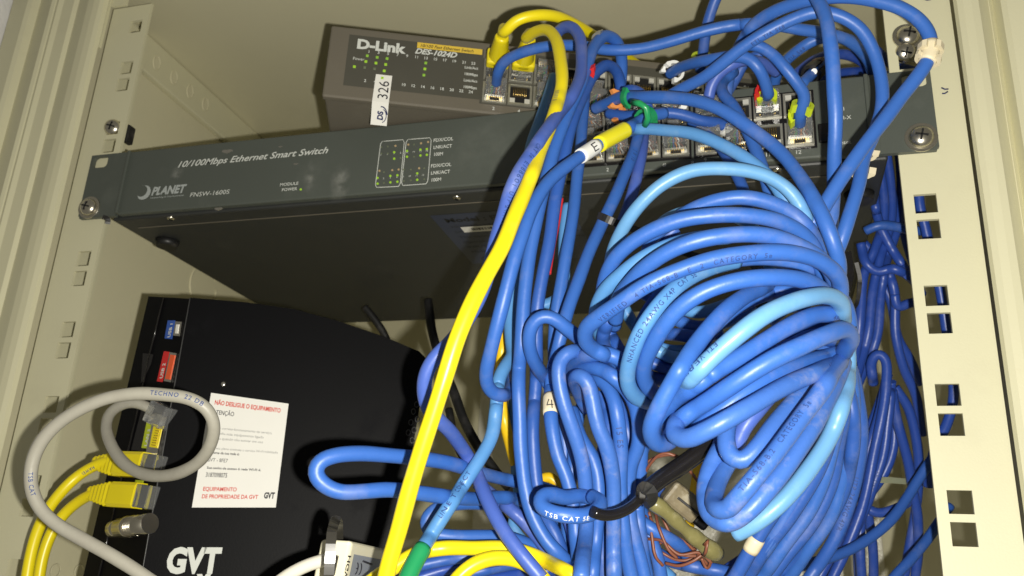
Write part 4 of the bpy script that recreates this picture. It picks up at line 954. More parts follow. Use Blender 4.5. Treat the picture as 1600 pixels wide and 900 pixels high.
C('y4', YEL, [(560, 925, 312), (590, 902, 314), (622, 882, 317), (655, 864, 320), (695, 857, 324), (740, 857, 328), (785, 857, 332), (825, 864, 336), (860, 878, 336), (890, 895, 336), (915, 915, 336)],
  'yellow cable running level behind the green sleeve at the bottom', r=2.9)
C('y5', YEL, [(700, 925, 318), (718, 900, 318), (742, 882, 320), (772, 873, 322), (806, 876, 325), (834, 890, 328), (858, 915, 330)],
  'second yellow cable arching at the bottom edge below the first', r=2.9)
for n_, (a, b) in enumerate((((640, 890), (760, 866)), ((650, 905), (800, 872)), ((690, 910), (830, 880)), ((730, 915), (860, 892)))):
    C('f%d' % n_, BLUE_DIM if n_ % 2 else BLUE2, [(a[0]-30, a[1]+12, 350+n_*4), (a[0], a[1], 352+n_*4), ((a[0]+b[0])/2, (a[1]+b[1])/2-4, 356+n_*4), (b[0], b[1], 362+n_*4), (b[0]+50, b[1]-2, 368+n_*4)],
      'dark blue cable fanned under the yellow cables at the bottom edge', group='dark blue cables fanned under the yellow ones', r=2.6)
# -- black cords at the back
C('b1', BLACKR, [(668, 470, 560), (676, 520, 545), (690, 565, 530), (708, 612, 515), (726, 660, 500), (748, 700, 488), (775, 738, 478), (800, 765, 470)], 'black power cord hanging from behind the rack switch', r=3.0, name='power_cord', cat='cord')
C('b2', BLACKR, [(570, 480, 640), (590, 505, 635), (602, 525, 632), (612, 560, 630)], 'black cord end just behind the top edge of the modem', r=3.0, name='power_cord', cat='cord')
C('b3', BLACKR, [(700, 640, 520), (712, 690, 505), (738, 740, 492), (770, 790, 480), (800, 830, 470)], 'second black cord low behind the hanging cables', r=2.4, name='power_cord', cat='cord')
C('b4', BLACKG, [(1120, 690, 318), (1096, 706, 318), (1060, 731, 316), (1030, 750, 314), (1008, 768, 311)], 'thick glossy black cable slanting up right behind the coil bottom', r=3.5, name='black_cable', cat='cable')
C('b5', BLACKG, [(1016, 762, 306), (1000, 778, 303), (985, 792, 300), (962, 803, 298), (940, 805, 296), (926, 800, 297)], 'thin glossy black lead joining the ring to the thick black cable', r=1.9, name='black_cable', cat='cable')
C('y6', YEL2, [(1094, 715, 420), (1088, 750, 424), (1082, 790, 428), (1076, 830, 432)], 'golden yellow cable behind the thick black cable', r=2.4)
C('t20', BLUE2, [(1010, 770, 352), (1032, 768, 346), (1052, 780, 342), (1064, 792, 342)], 'blue lead entering the grimy splice block', r=2.6)
C('t21', LITE, [(1000, 772, 336), (1016, 782, 330), (1030, 792, 326)], 'light blue lead entering the olive sleeve', r=2.8)
# -- right hand lower bundle
RB = [((1282, 655), (1266, 700), (1240, 748), (1216, 792), (1186, 840), (1152, 895), (1130, 925)), ((1300, 650), (1286, 698), (1262, 745), (1238, 790), (1208, 838), (1176, 885), (1150, 925)),
      ((1310, 620), (1302, 665), (1286, 712), (1262, 764), (1232, 812), (1196, 858), (1160, 915)), ((1308, 580), (1310, 636), (1302, 690), (1290, 746), (1268, 796), (1230, 846), (1186, 905)),
      ((1300, 530), (1314, 586), (1318, 640), (1310, 700), (1298, 760), (1270, 816), (1226, 870), (1190, 920)), ((1306, 500), (1324, 556), (1332, 610), (1330, 680), (1318, 745), (1298, 808), (1262, 862), (1220, 920)),
      ((1308, 530), (1330, 580), (1342, 630), (1346, 690), (1336, 760), (1314, 820), (1286, 870), (1250, 925)), ((1322, 600), (1334, 660), (1332, 715), (1320, 760), (1290, 820), (1250, 870), (1200, 900), (1150, 912))]
RL = ['blue cable with an ivory collar near the bottom edge', 'blue cable immediately right of the collared one', 'blue cable under the cyan strand, running to the bottom edge', 'blue cable in the lower bundle, fourth from the collared one',
      'blue cable descending from beside the right cable tie to the bottom', 'blue cable in front of the navy fan, right part of the lower bundle', 'rightmost front cable of the lower bundle', 'blue cable sweeping low left across the lower bundle']
for n_, ps in enumerate(RB):
    D_ = (322, 328, 326, 334, 342, 348, 356, 352)[n_]
    C('r%d' % n_, (BLUE2, BLUE, BLUE2, BLUE, BLUE2, BLUE, BLUE2, BLUE2)[n_], [(p[0], p[1], D_+(j-2)*3) for j, p in enumerate(ps)], RL[n_])
C('r8', LITE, [(1318, 640, 352), (1326, 690, 356), (1322, 740, 360), (1306, 790, 362), (1284, 832, 364), (1240, 880, 366), (1190, 900, 368)], 'thin light blue line showing between the lower bundle cables', r=2.4)
C('r9', BLUE_DIM, [(1330, 580, 372), (1322, 640, 368), (1296, 720, 366), (1252, 790, 366), (1196, 850, 368), (1120, 905, 370)], 'dark blue cable underneath the whole lower bundle')
# dark blue cables behind, by the right post
NV = [((1340, 250, 470), (1362, 300, 470), (1372, 345, 466), (1392, 385, 462), (1420, 430, 458)),
      ((1366, 235, 476), (1380, 290, 474), (1380, 340, 470), (1366, 390, 462), (1350, 430, 456), (1346, 480, 452), (1336, 560, 446), (1320, 620, 442)),
      ((1386, 230, 480), (1392, 290, 478), (1392, 345, 472), (1376, 400, 462), (1364, 450, 456), (1358, 520, 450), (1342, 576, 445), (1318, 640, 440)),
      ((1402, 228, 484), (1408, 290, 480), (1404, 350, 474), (1386, 405, 466), (1376, 460, 460), (1368, 530, 454), (1346, 590, 448), (1318, 655, 440)),
      ((1350, 380, 470), (1380, 410, 466), (1396, 450, 462), (1398, 520, 460), (1412, 570, 460), (1432, 620, 464), (1440, 680, 468)),
      ((1368, 420, 474), (1392, 470, 468), (1404, 530, 468), (1420, 560, 470), (1436, 600, 474)),
      ((1422, 250, 490), (1420, 300, 486), (1412, 350, 480), (1424, 400, 476), (1440, 440, 478)),
      ((1352, 360, 462), (1372, 352, 456), (1396, 354, 454), (1420, 360, 456), (1442, 362, 462)),
      ((1345, 380, 460), (1352, 410, 456), (1372, 425, 452), (1396, 420, 456), (1426, 438, 462), (1440, 460, 466)),
      ((1398, 460, 458), (1402, 480, 452), (1420, 474, 454), (1440, 470, 458)),
      ((1366, 600, 446), (1362, 565, 440), (1372, 552, 436), (1384, 562, 434), (1386, 600, 432), (1378, 650, 430), (1366, 710, 428), (1350, 780, 424), (1326, 850, 420), (1296, 915, 416)),
      ((1388, 585, 440), (1376, 640, 436), (1356, 700, 434), (1338, 760, 430), (1316, 830, 426), (1280, 905, 422)),
      ((1392, 596, 446), (1388, 650, 440), (1380, 710, 438), (1362, 770, 436), (1340, 820, 434), (1308, 880, 430), (1280, 925, 428)),
      ((1384, 600, 452), (1366, 650, 448), (1346, 700, 446), (1334, 750, 444), (1330, 800, 440)),
      ((1394, 610, 444), (1402, 655, 444), (1414, 700, 446), (1424, 750, 450), (1432, 800, 454), (1434, 860, 456), (1430, 920, 458)),
      ((1398, 605, 448), (1420, 640, 450), (1432, 690, 452), (1436, 740, 454), (1430, 800, 456), (1420, 860, 458), (1412, 920, 460)),
      ((1396, 640, 456), (1396, 700, 452), (1382, 740, 450), (1350, 790, 446), (1344, 840, 444), (1346, 920, 444)),
      ((1480, 690, 440), (1456, 718, 434), (1436, 748, 428), (1414, 782, 422), (1386, 818, 416), (1350, 848, 410), (1310, 868, 404), (1270, 878, 398), (1230, 890, 394), (1190, 915, 392)),
      ((1484, 790, 440), (1466, 818, 434), (1446, 848, 428), (1422, 876, 422), (1398, 900, 418), (1380, 925, 416)),
      ((1344, 770, 448), (1352, 792, 442), (1372, 802, 438), (1396, 796, 438), (1420, 784, 442)),
      ((1356, 800, 456), (1364, 850, 458), (1366, 920, 460)), ((1436, 240, 452), (1436, 319, 450), (1446, 358, 448), (1464, 430, 446), (1478, 505, 444), (1487, 560, 442), (1489, 617, 440), (1478, 663, 438), (1462, 700, 436), (1450, 760, 436)),
      ((1338, 810, 462), (1340, 860, 464), (1344, 925, 466))]
NL = ['navy cable highest and leftmost in the gap beside the right post', 'navy cable running from behind the switch corner to the fan, first', 'navy cable in the gap by the post, second of three parallel ones', 'navy cable in the gap by the post, third of three parallel ones',
      'navy cable leaving the knot down to the right behind the post', 'navy cable twisting under the knot towards the post', 'navy cable right against the post edge, upper gap', 'blue cable wrapped level round the knot beside the post',
      'navy cable wrapped under the knot beside the post', 'short navy cable curling into the post below the knot', 'navy cable with a tight crook at the top of the lower fan', 'navy cable falling from the crook towards the bottom centre',
      'navy cable broad in the middle of the lower fan', 'navy cable behind the left of the lower fan', 'navy cable spreading to the right of the fan, inner one', 'navy cable spreading to the right of the fan, outer one',
      'navy cable turning down behind the pale zip tie', 'blue cable emerging from behind the right post and sweeping left', 'blue cable slanting from the post at the very bottom right', 'navy cable in a shallow hook before the hammered panel',
      'navy cable standing upright before the hammered panel, right one', 'navy cable glimpsed through the square holes of the right post', 'navy cable standing upright before the hammered panel, left one']
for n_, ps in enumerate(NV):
    C('n%d' % n_, BLUE2 if n_ in (7, 17, 18) else BLUE_DIM, list(ps), NL[n_], r=2.6)
# -- left: grey cord loop and yellow patch leads in the modem
C('gr', GREYC, [SPD(243, 645), SPD(232, 637, 9), SPD(213, 630, 16), (192, 632, 440), (172, 646, 430), (166, 668, 420), (174, 696, 408), (192, 722, 396), (216, 738, 386), (248, 744, 376), (282, 738, 368), (312, 720, 362), (330, 692, 356), (334, 662, 352), (322, 638, 350), (296, 623, 350), (258, 617, 350), (214, 615, 350), (168, 622, 350), (124, 640, 350), (88, 664, 350), (62, 694, 350), (49, 730, 350), (50, 766, 348), (64, 796, 346), (90, 820, 344), (124, 840, 342), (164, 862, 340), (204, 886, 338), (240, 910, 336), (262, 925, 335)],
  'grey cord coiled in a big loop in front of the left post and modem', r=2.75, pin=4)
C('p1', YEL, [SPD(228, 723), SPD(200, 722, 6), SPD(168, 721, 8), SPD(150, 727, 10), (124, 742, 456), (98, 766, 448), (74, 798, 440), (58, 832, 434), (48, 868, 430), (41, 910, 426), (38, 930, 424)], 'upper yellow patch lead plugged into the modem', r=3.0, pin=8)
C('p2', YEL, [SPD(216, 770), SPD(190, 769, 6), SPD(162, 768, 8), SPD(142, 773, 10), (118, 787, 462), (96, 808, 456), (78, 838, 450), (66, 874, 446), (58, 925, 442)], 'lower yellow patch lead plugged into the modem', r=3.0, pin=8)
C('wc', WHITEC, [(518, 874, 314), (504, 876, 315), (484, 882, 316), (462, 892, 317), (440, 906, 318), (420, 922, 319)], 'cord', r=2.3, name='cord', pin=2, solid=False)
CAB['wc']['parent'] = adp

# ---- settle: cables that would run through each other part along the line of sight, keeping which is in front
keys = list(CAB)
X = np.vstack([CAB[k]['S'] for k in keys]); cid = np.concatenate([[i]*len(CAB[k]['S']) for i, k in enumerate(keys)])
pos = np.concatenate([np.arange(len(CAB[k]['S'])) for k in keys]); rr = np.concatenate([[CAB[k]['r']]*len(CAB[k]['S']) for k in keys])
start = {i: int(np.where(cid == i)[0][0]) for i in range(len(keys))}
xy = X[:, :2].copy(); D = X[:, 2].copy(); D0 = D.copy()
cell = 40; g = {}
for i, (a, b) in enumerate((xy//cell).astype(int)): g.setdefault((a, b), []).append(i)
PI_, PJ_ = [], []
for (a, b), li in g.items():
    for da, db in ((0, 0), (1, 0), (0, 1), (1, 1), (1, -1)):
        lj = g.get((a+da, b+db))
        if not lj: continue
        A = np.array(li); Bq = np.array(lj)
        I, J = np.meshgrid(A, Bq, indexing='ij'); I = I.ravel(); J = J.ravel()
        if (da, db) == (0, 0): k = I < J; I = I[k]; J = J[k]
        k = (cid[I] != cid[J]) | (np.abs(pos[I]-pos[J]) > 14); I = I[k]; J = J[k]
        pd = np.linalg.norm(xy[I]-xy[J], axis=1); k = pd < (rr[I]+rr[J])*CF/230; PI_.append(I[k]); PJ_.append(J[k])
I = np.concatenate(PI_); J = np.concatenate(PJ_); pd = np.linalg.norm(xy[I]-xy[J], axis=1)
sgn = np.sign(D0[J]-D0[I]+1e-3*(I-J)); 
# limits set by the solid things behind
def quadD(P):
    """polygon (world, mm): returns function giving D where the pixel lies inside, else inf"""
    pts = [PX(p) for p in P]; pl = np.array([q[:2] for q in pts]); n_ = np.cross(P[len(P)//3]-P[0], P[-1]-P[0])
    def f(x, y):
        ins = np.zeros(len(x), bool); k = len(pl)
        for a in range(k):
            x1, y1 = pl[a]; x2, y2 = pl[(a+1) % k]
            c = ((y1 > y) != (y2 > y)) & (x < (x2-x1)*(y-y1)/(y2-y1+1e-9)+x1); ins ^= c
        out = np.full(len(x), np.inf)
        R = np.stack([(x-800)/CF, (y-450)/CF, np.ones(len(x))], 1) @ CM
        dd = np.dot(P[0]-CP, n_)/(R @ n_); out[ins] = dd[ins]; return out
    return f
SOL = [quadD([V3(-213, -4, -6), V3(217, -4, -6), V3(217, -4, 37), V3(-213, -4, 37)]),
       quadD([V3(-219, 2, -7.5), V3(219, 2, -7.5), V3(219, 221, -7.5), V3(-219, 221, -7.5)]),
       quadD([V3(212, -4, -6), V3(242, -4, -6), V3(242, -4, 37), V3(212, -4, 37)]),
       quadD([V3(223, -0.5, -500), V3(256, -9, -500), V3(256, -9, 150), V3(223, -0.5, 150)]),
       quadD([V3(-254, -0.5, -500), V3(-223, -0.5, -500), V3(-223, -0.5, 150), V3(-254, -0.5, 150)]),
       quadD([V3(-212, -4, 37), V3(217, -4, 37), V3(217, 210, 37.5), V3(-212, 210, 37.5)]),
       quadD([DP(0, 0), DP(280, 0), DP(280, 44), DP(0, 44)]), quadD([np.asarray(q) for q in outl]),
       quadD([V3(60, 394, ZB), V3(244, 394, ZB), V3(244, 394, -5), V3(60, 394, -5)]),
       quadD([V3(-XS, YB, ZB), V3(XS, YB, ZB), V3(XS, YB, ZT), V3(-XS, YB, ZT)]),
       quadD([V3(XS, 0, ZB), V3(XS, YB, ZB), V3(XS, YB, ZT), V3(XS, 0, ZT)])]
lim = np.full(len(D), np.inf)
for f in SOL:
    s_ = f(xy[:, 0], xy[:, 1]); front = D0 < s_+6; lim = np.minimum(lim, np.where(front, s_-rr*1.25, np.inf))
free = np.array([CAB[keys[c]]['solid'] for c in cid]); lim[~free] = np.inf
pinm = np.zeros(len(D), bool)
for i, k in enumerate(keys):
    if CAB[k]['pin']: pinm[start[i]:start[i]+CAB[k]['pin']] = True
ends = {i: (start[i], start[i]+len(CAB[k]['S'])) for i, k in enumerate(keys)}
for it in range(70):
    dm = (D[I]+D[J])/2; lat = pd*dm/CF; R2 = (rr[I]+rr[J])*0.99
    need = np.sqrt(np.maximum(0, R2**2-lat**2)); gap = sgn*(D[J]-D[I]); v = np.maximum(0, need-gap)
    up = np.zeros(len(D)); dn2 = np.zeros(len(D))
    h = v*0.5
    a = np.where(sgn > 0, J, I); b = np.where(sgn > 0, I, J)
    np.maximum.at(up, a, h); np.maximum.at(dn2, b, h)
    stepv = (up-dn2)*0.8; stepv[pinm] = 0
    D = D+stepv
    D = np.minimum(D, lim)
    if it < 64:
        for i, (s, e) in ends.items():
            q = D[s:e].copy(); w_ = 2
            for _ in range(w_): q[1:-1] = 0.25*q[:-2]+0.5*q[1:-1]+0.25*q[2:]
            q = np.where(pinm[s:e], D[s:e], q); D[s:e] = q
    D = np.where(pinm, D0, np.minimum(D, lim+1.0))
# ---- build them
from_cam = lambda p: unit(CP-p)
CO = {}
for i, k in enumerate(keys):
    c = CAB[k]; s, e = ends[i]
    x, y, d = xy[s:e, 0], xy[s:e, 1], D[s:e]
    P = CP+(np.stack([(x-800)/CF, (y-450)/CF, np.ones(len(x))], 1) @ CM)*d[:, None]
    P = resample(P, max(1.0, c['r']*0.55))
    for _ in range(2): P[1:-1] = 0.25*P[:-2]+0.5*P[1:-1]+0.25*P[2:]
    L = np.r_[0, np.cumsum(np.linalg.norm(np.diff(P, axis=0), axis=1))]
    ph = rng.uniform(0, 6, 3)
    T_, N_, B_ = frames(P); am = 0.28*min(1.0, c['r']/2.8)
    w1 = np.sin(L/7.3+rng.uniform(0, 6))*0.6+np.sin(L/13.1+rng.uniform(0, 6))+np.sin(L/4.1+rng.uniform(0, 6))*0.25
    w2 = np.sin(L/8.9+rng.uniform(0, 6))*0.6+np.sin(L/15.7+rng.uniform(0, 6))+np.sin(L/5.3+rng.uniform(0, 6))*0.25
    if not c['pin']: P = P+am*(w1[:, None]*N_+w2[:, None]*B_)
    rad = c['r']*(1+0.018*np.sin(L/9+ph[0])+0.014*np.sin(L/3.7+ph[1])+0.01*np.sin(L/21+ph[2]))
    m = MB(); m.tube(P, rad, 14)
    o = m.build(c['name'], c['mt'], c.get('parent'))
    if not c['group']:
        c['group'] = {'navy_pvc': 'navy cables beside the right post', 'light_blue_pvc': 'light blue cables among the tangle', 'pale_cyan_pvc': 'light blue cables among the tangle', 'yellow_pvc': 'yellow patch cables', 'golden_yellow_pvc': 'yellow patch cables', 'black_rubber': 'black power cords', 'black_gloss_plastic': 'black glossy leads at the coil bottom', 'grey_pvc': None, 'red_plastic': None}.get(c['mt'].name, 'blue network cables hanging and coiled in front of the switches')
    if not c.get('parent'): tagobj(o, c['label'], c['cat'], c['group'])
    CO[k] = dict(o=o, P=P, L=L, r=c['r'], px=np.array([PX(p)[:2] for p in P]))
def near(k, q):
    return int(np.argmin(np.sum((CO[k]['px']-np.array(q[:2]))**2, axis=1)))
def sleeve(k, q0, q1, mt, name='sleeve', f=1.16):
    a, b = sorted((near(k, q0), near(k, q1))); b = max(b, a+2)
    P = CO[k]['P'][a:b+1]; r = CO[k]['r']*f
    rad = np.full(len(P), r); rad[0] *= 0.96; rad[-1] *= 0.96
    m = MB(); m.tube(P, rad, 18); return m.build(name, mt, CO[k]['o'])
def printing(k, q, s, size=2.0, rev=False, mt=JINK, ang=0.0, spacing=1.25, rf=1.07):
    """lettering wrapped on the jacket, starting near pixel q"""
    P, L, r = CO[k]['P'], CO[k]['L'], CO[k]['r']
    T, N, B = frames(P); i0 = near(k, q); v, f = text2d(s, size, 0, 0.012, 1.0, spacing)
    vs = []
    for x, y in v:
        l = L[i0]+(-x if rev else x); l = min(max(l, 0.0), L[-1])
        j = min(max(np.searchsorted(L, l)-1, 0), len(L)-2); t = (l-L[j])/(L[j+1]-L[j])
        p = P[j]*(1-t)+P[j+1]*t; tg = unit(T[j]*(1-t)+T[j+1]*t)
        vw = from_cam(p); vw = unit(vw-tg*np.dot(vw, tg)); sd_ = np.cross(vw, tg)*(-1 if rev else 1)
        a = ang+(y-size/2)/r
        vs.append(p+(vw*math.cos(a)+sd_*math.sin(a))*(r*rf+0.06))
    m = MB(); m.add(vs, f); return m.build('jacket_print', mt, CO[k]['o'])
def strokes(k, q, lines, name, mt=INK, rf=1.3, w=0.26):
    """hand-sized letter drawn as strokes on a sleeve: (mm along the cable, mm around it)"""
    P, L, r = CO[k]['P'], CO[k]['L'], CO[k]['r']; T, N, B = frames(P); i0 = near(k, q); m = MB()
    for ln in lines:
        ln = np.array(ln, float); ln = np.stack([np.interp(np.linspace(0, 1, 9), np.linspace(0, 1, len(ln)), ln[:, a]) for a in (0, 1)], 1); pts = []
        for x, y in ln:
            j = int(np.clip(np.searchsorted(L, L[i0]+x), 0, len(L)-1)); p = P[j]; tg = T[j]; p = p+tg*(L[i0]+x-L[j])
            vw = from_cam(p); vw = unit(vw-tg*np.dot(vw, tg)); s_ = np.cross(vw, tg); a = y/(r*rf)
            pts.append(p+(vw*math.cos(a)+s_*math.sin(a))*r*rf)
        m.tube(pts, w, 6)
    return m.build(name, mt, CO[k]['o'])
def clip(k, q, mt, a0=0.6, a1=5.2, f=1.5, w=2.4, name='marker_clip', tilt=0.0):
    """open C-shaped colour marker snapped round the jacket"""
    P = CO[k]['P']; i = near(k, q); T, N, B = frames(P); p = P[i]; tg = T[i]; r = CO[k]['r']
    vw = from_cam(p); vw = unit(vw-tg*np.dot(vw, tg)); sd_ = np.cross(tg, vw)
    ts = np.linspace(a0, a1, 18); m = MB(); pts = [p+(vw*math.cos(t+tilt)+sd_*math.sin(t+tilt))*r*f for t in ts]
    vs = []; fs = []
    for j, c in enumerate(pts):
        o = unit(c-p); th = 0.75+0.55*(1 if j in (0, 1, len(pts)-1, len(pts)-2) else 0)
        for sx_, so in ((-1, -1), (1, -1), (1, 1), (-1, 1)): vs.append(c+tg*w/2*sx_+o*th*so)
    for j in range(len(pts)-1):
        for a in range(4): fs.append((j*4+a, j*4+(a+1) % 4, (j+1)*4+(a+1) % 4, (j+1)*4+a))
    fs += [(3, 2, 1, 0), tuple(len(vs)-4+a for a in range(4))]
    m.add(vs, fs); return m.build(name, mt, CO[k]['o'])
def plug(k, c, n, ux, uz, boot=None, depth=11.5, up=1):
    """clear modular plug seated in a socket at c, out along n"""
    par = CO[k]['o']; m = MB()
    m.rbox(c-ux*5.8-uz*4.0-n*1, ux*11.6, uz*8.0, n*(depth), 0.5)
    m.hexa(c-ux*2.8+uz*up*4.4-n*1, ux*5.6, uz*up*1.1, n*(depth+1.5)+uz*up*2.2)
    pl = m.build('plug', CLEAR, par)
    for i, mt_ in enumerate((OLIVE, GREEN, BLUE, ORANM, WHITEM, COPPER)):
        w_ = MB(); x = (i-2.5)*1.5
        w_.tube([c+ux*x-n*0.4-uz*up*1.5, c+ux*x*0.9+n*4-uz*up*0.4, c+ux*x*0.35+n*(depth-2)], 0.42, 6); w_.build('wire_core', mt_, pl)
    g_ = MB()
    for i in range(8): g_.hexa(c+ux*((i-3.5)*1.1-0.25)-uz*up*4.1-n*0.5, ux*0.5, uz*up*1.5, n*3.5)
    g_.build('contact', GOLD, pl)
    if boot:
        P = CO[k]['P']; r = CO[k]['r']; path = P if np.linalg.norm(P[0]-c) < np.linalg.norm(P[-1]-c) else P[::-1]
        seg = path[:14]; rad = np.linspace(r*1.75, r*1.15, len(seg)); rad[::2] *= 1.17
        b_ = MB(); b_.tube(seg, rad, 16); b_.rbox(c-ux*6.2-uz*4.8+n*(depth-3), ux*12.4, uz*9.6, n*6, 1.2); b_.build('boot', boot, par)
# plugs, boots, sleeves, clips and jacket printing
for k, i, row, bt in (('y1', 0, 1, YEL), ('y2', 1, 1, YEL), ('t4', 0, 0, None)):
    plug(k, DP(91.4+i*14.0, (12.0, 26.4)[row], 0.6), DN, DU, UZ, boot=bt, up=(1 if row == 0 else -1))
for k, i, row in (('t9', 6, 1), ('t9b', 7, 0)):
    plug(k, V3(PCOL[i], -4, (7.2, 23.6)[row]), NS, UX, UZ, up=(1 if row == 0 else -1))
def free_plug(k, kind, i, row):
    """plug seated in a socket, belonging to a cable whose run leads there"""
    if kind == 'P': plug(k, V3(PCOL[i], -4, (7.2, 23.6)[row]), NS, UX, UZ, up=(1 if row == 0 else -1))
    else: plug(k, DP(91.4+i*14.0, (12.0, 26.4)[row], 0.6), DN, DU, UZ, up=(1 if row == 0 else -1))
for a in (('c9', 'P', 2, 0), ('c9b', 'P', 3, 0), ('g2', 'P', 2, 1), ('g3', 'P', 0, 1), ('c4', 'P', 0, 0), ('c3', 'P', 1, 1), ('g1', 'P', 1, 0), ('t12b', 'P', 4, 0), ('t12', 'P', 5, 0), ('t5', 'P', 3, 1), ('t11', 'P', 4, 1),
          ('c1', 'D', 2, 1), ('l5', 'D', 2, 0), ('c2', 'D', 4, 0), ('t17', 'D', 8, 0), ('t8', 'D', 9, 0), ('t13', 'D', 10, 0)): free_plug(*a)
# boots and plugs of the modem leads, lying leftwards
def side_plug(k, bt, q0, q1, q2):
    """clear plug q0->q1, ribbed boot q1->q2 (pixel, pixel, D)"""
    par = CO[k]['o']; a, b, c = W(*q0), W(*q1), W(*q2)
    ax = unit(b-a); up_ = unit(UZ-ax*np.dot(UZ, ax)); sd_ = np.cross(ax, up_)
    m = MB(); m.rbox(a-up_*5.6-sd_*4, ax*np.linalg.norm(b-a), up_*11.2, sd_*8, 0.5); pl = m.build('plug', CLEAR, par)
    g_ = MB()
    for i in range(8): g_.hexa(a+ax*1+up_*((i-3.5)*1.1-0.25)+sd_*3.2, ax*4, up_*0.5, sd_*1.0)
    g_.build('contact', GOLD, pl)
    m = MB(); L_ = np.linalg.norm(c-b); ax2 = unit(c-b); n_ = 26
    vs = []; fs = []
    for i in range(n_):
        t = i/(n_-1); hw = 6.2*(1-t)**0.0*(1 if t < 0.55 else 1-(t-0.55)*1.05); hd = 5.0*(1 if t < 0.55 else 1-(t-0.55)*0.8)
        if t > 0.5 and (i % 2): hw *= 0.88; hd *= 0.9
        p = b+ax2*L_*t
        for s_, w_ in ((-1, -0.75), (-0.75, -1), (0.75, -1), (1, -0.75), (1, 0.75), (0.75, 1), (-0.75, 1), (-1, 0.75)):
            vs.append(p+up_*hw*s_+sd_*hd*w_)
    for i in range(n_-1):
        for j in range(8): fs.append((i*8+j, i*8+(j+1) % 8, (i+1)*8+(j+1) % 8, (i+1)*8+j))
    fs += [tuple(range(7, -1, -1)), tuple((n_-1)*8+j for j in range(8))]
    m.add(vs, fs); m.build('boot', bt, par)
side_plug('p1', YEL, SPD(250, 730, 4), SPD(229, 727, 5), SPD(150, 724, 9))
side_plug('p2', YEL, SPD(240, 778, 4), SPD(220, 775, 5), SPD(142, 771, 9))
par = CO['gr']['o']; a = W(*SPD(262, 655, 4)); b = W(*SPD(240, 643, 6))
ax = unit(b-a); up_ = unit(UZ-ax*np.dot(UZ, ax)); sd_ = np.cross(ax, up_)
m = MB(); m.rbox(a-up_*5.6-sd_*4, ax*13, up_*11.2, sd_*8, 0.5); m.build('plug', CLEAR, par)
# sleeves
s1 = sleeve('e', (978, 204), (937, 228), mat('yellow_sleeve', (0.80, 0.72, 0.02), 0.3), f=1.35)
s2 = sleeve('e', (934, 229), (908, 243), WHITEM, 'letter_tag', f=1.2)
strokes('e', (922, 235), [[(1.4, -1.7), (1.4, 1.7)], [(1.4, -1.7), (-1.4, -1.7)], [(1.2, 0), (-1.0, 0)], [(1.4, 1.7), (-1.4, 1.7)]], 'jacket_print', rf=1.24)
sleeve('l5', (664, 856), (622, 930), GREEN, f=1.18)
sleeve('c9', (860, 620), (861, 650), BEIGEM, 'number_tag', f=1.14)
strokes('c9', (860, 635), [[(-1.6, -0.6), (0.6, -1.4), (0.5, 1.2)], [(-1.4, 0.5), (1.9, 0.7)]], 'jacket_print', rf=1.17, w=0.2)
sleeve('r0', (1186, 843), (1173, 862), BEIGEM, 'collar', f=1.12)
sleeve('t2', (1453, 68), (1446, 96), BEIGEM, 'tag', f=1.22)
clip('t2', (1451, 76), BEIGEM, a0=0.3, a1=5.9, f=1.5, w=2.6); clip('t2', (1448, 92), BEIGEM, a0=0.9, a1=5.6, f=1.5, w=1.6)
clip('t5', (1349, 262), BEIGEM, a0=0.5, a1=4.6, f=1.55, w=3.2)
clip('t5', (1358, 238), BEIGEM, a0=2.5, a1=5.0, f=1.4, w=2.4)
clip('t7', (1097, 92), LIME, a0=1.0, a1=5.3, f=1.75, w=2.6); clip('t9', (1052, 113), WHITEM, a0=0.8, a1=5.0, f=1.7, w=3.0, tilt=0.4); clip('t9', (1048, 116), WHITEM, a0=0.2, a1=3.4, f=1.7, w=2.4, tilt=0.4)
clip('t9', (1202, 176), LIME, a0=0.75, a1=5.5, f=1.5, w=3.4); clip('t9', (1201, 155), REDM, a0=3.9, a1=5.0, f=1.75, w=9)
clip('t9b', (1262, 172), LIME, a0=0.75, a1=5.5, f=1.6, w=4.0); clip('t9b', (1263, 184), LIME, a0=4.2, a1=5.6, f=1.7, w=5.0)
clip('g1', (962, 156), ORANM, a0=0.3, a1=4.7, f=1.35, w=2.4); clip('g2', (968, 182), ORANM, a0=0.5, a1=4.7, f=1.35, w=2.4); clip('g2', (1134, 196), WHITEM, a0=0.4, a1=3.6, f=1.5, w=3.4, tilt=-0.4)
clip('g1', (985, 152), GREEN, a0=-0.9, a1=1.4, f=1.5, w=3.0); clip('e', (1010, 184), GREEN, a0=-1.2, a1=2.6, f=1.45, w=4.4)
m = MB(); pz = [W(989, 160, 385), W(1000, 162, 380), W(1010, 168, 380), W(1013, 184, 382), W(1008, 196, 386)]; m.tube(pz, 1.5, 8); m.build('marker_clip', GREEN, CO['e']['o'])
clip('c9', (1001, 200), ORANM, a0=-0.3, a1=1.5, f=1.4, w=2.4)
clip('t13', (1268, 113), BLACKR, a0=0.2, a1=6.0, f=1.6, w=6.0); clip('t13', (1276, 106), BROWNM, a0=0.2, a1=6.0, f=1.55, w=3.6)
m = MB(); c = CO['t13']['P'][near('t13', (1271, 110))]; vw = from_cam(c); m.tube([c+vw*5.6, c+vw*5.9], 1.5, 12); o = m.build('number_disc', WHITEM, CO['t13']['o'])
clip('c2', (938, 62), SHIELD, a0=0.6, a1=3.0, f=1.1, w=3)
clip('t5', (1050, 147), REDM, a0=0.6, a1=2.8, f=1.4, w=3); clip('c2', (915, 110), REDM, a0=4.3, a1=5.6, f=1.3, w=3); clip('g2', (1062, 179), WHITEM, a0=3.6, a1=5.2, f=1.7, w=3); clip('t11', (1110, 152), WHITEM, a0=2.8, a1=4.6, f=1.5, w=3)
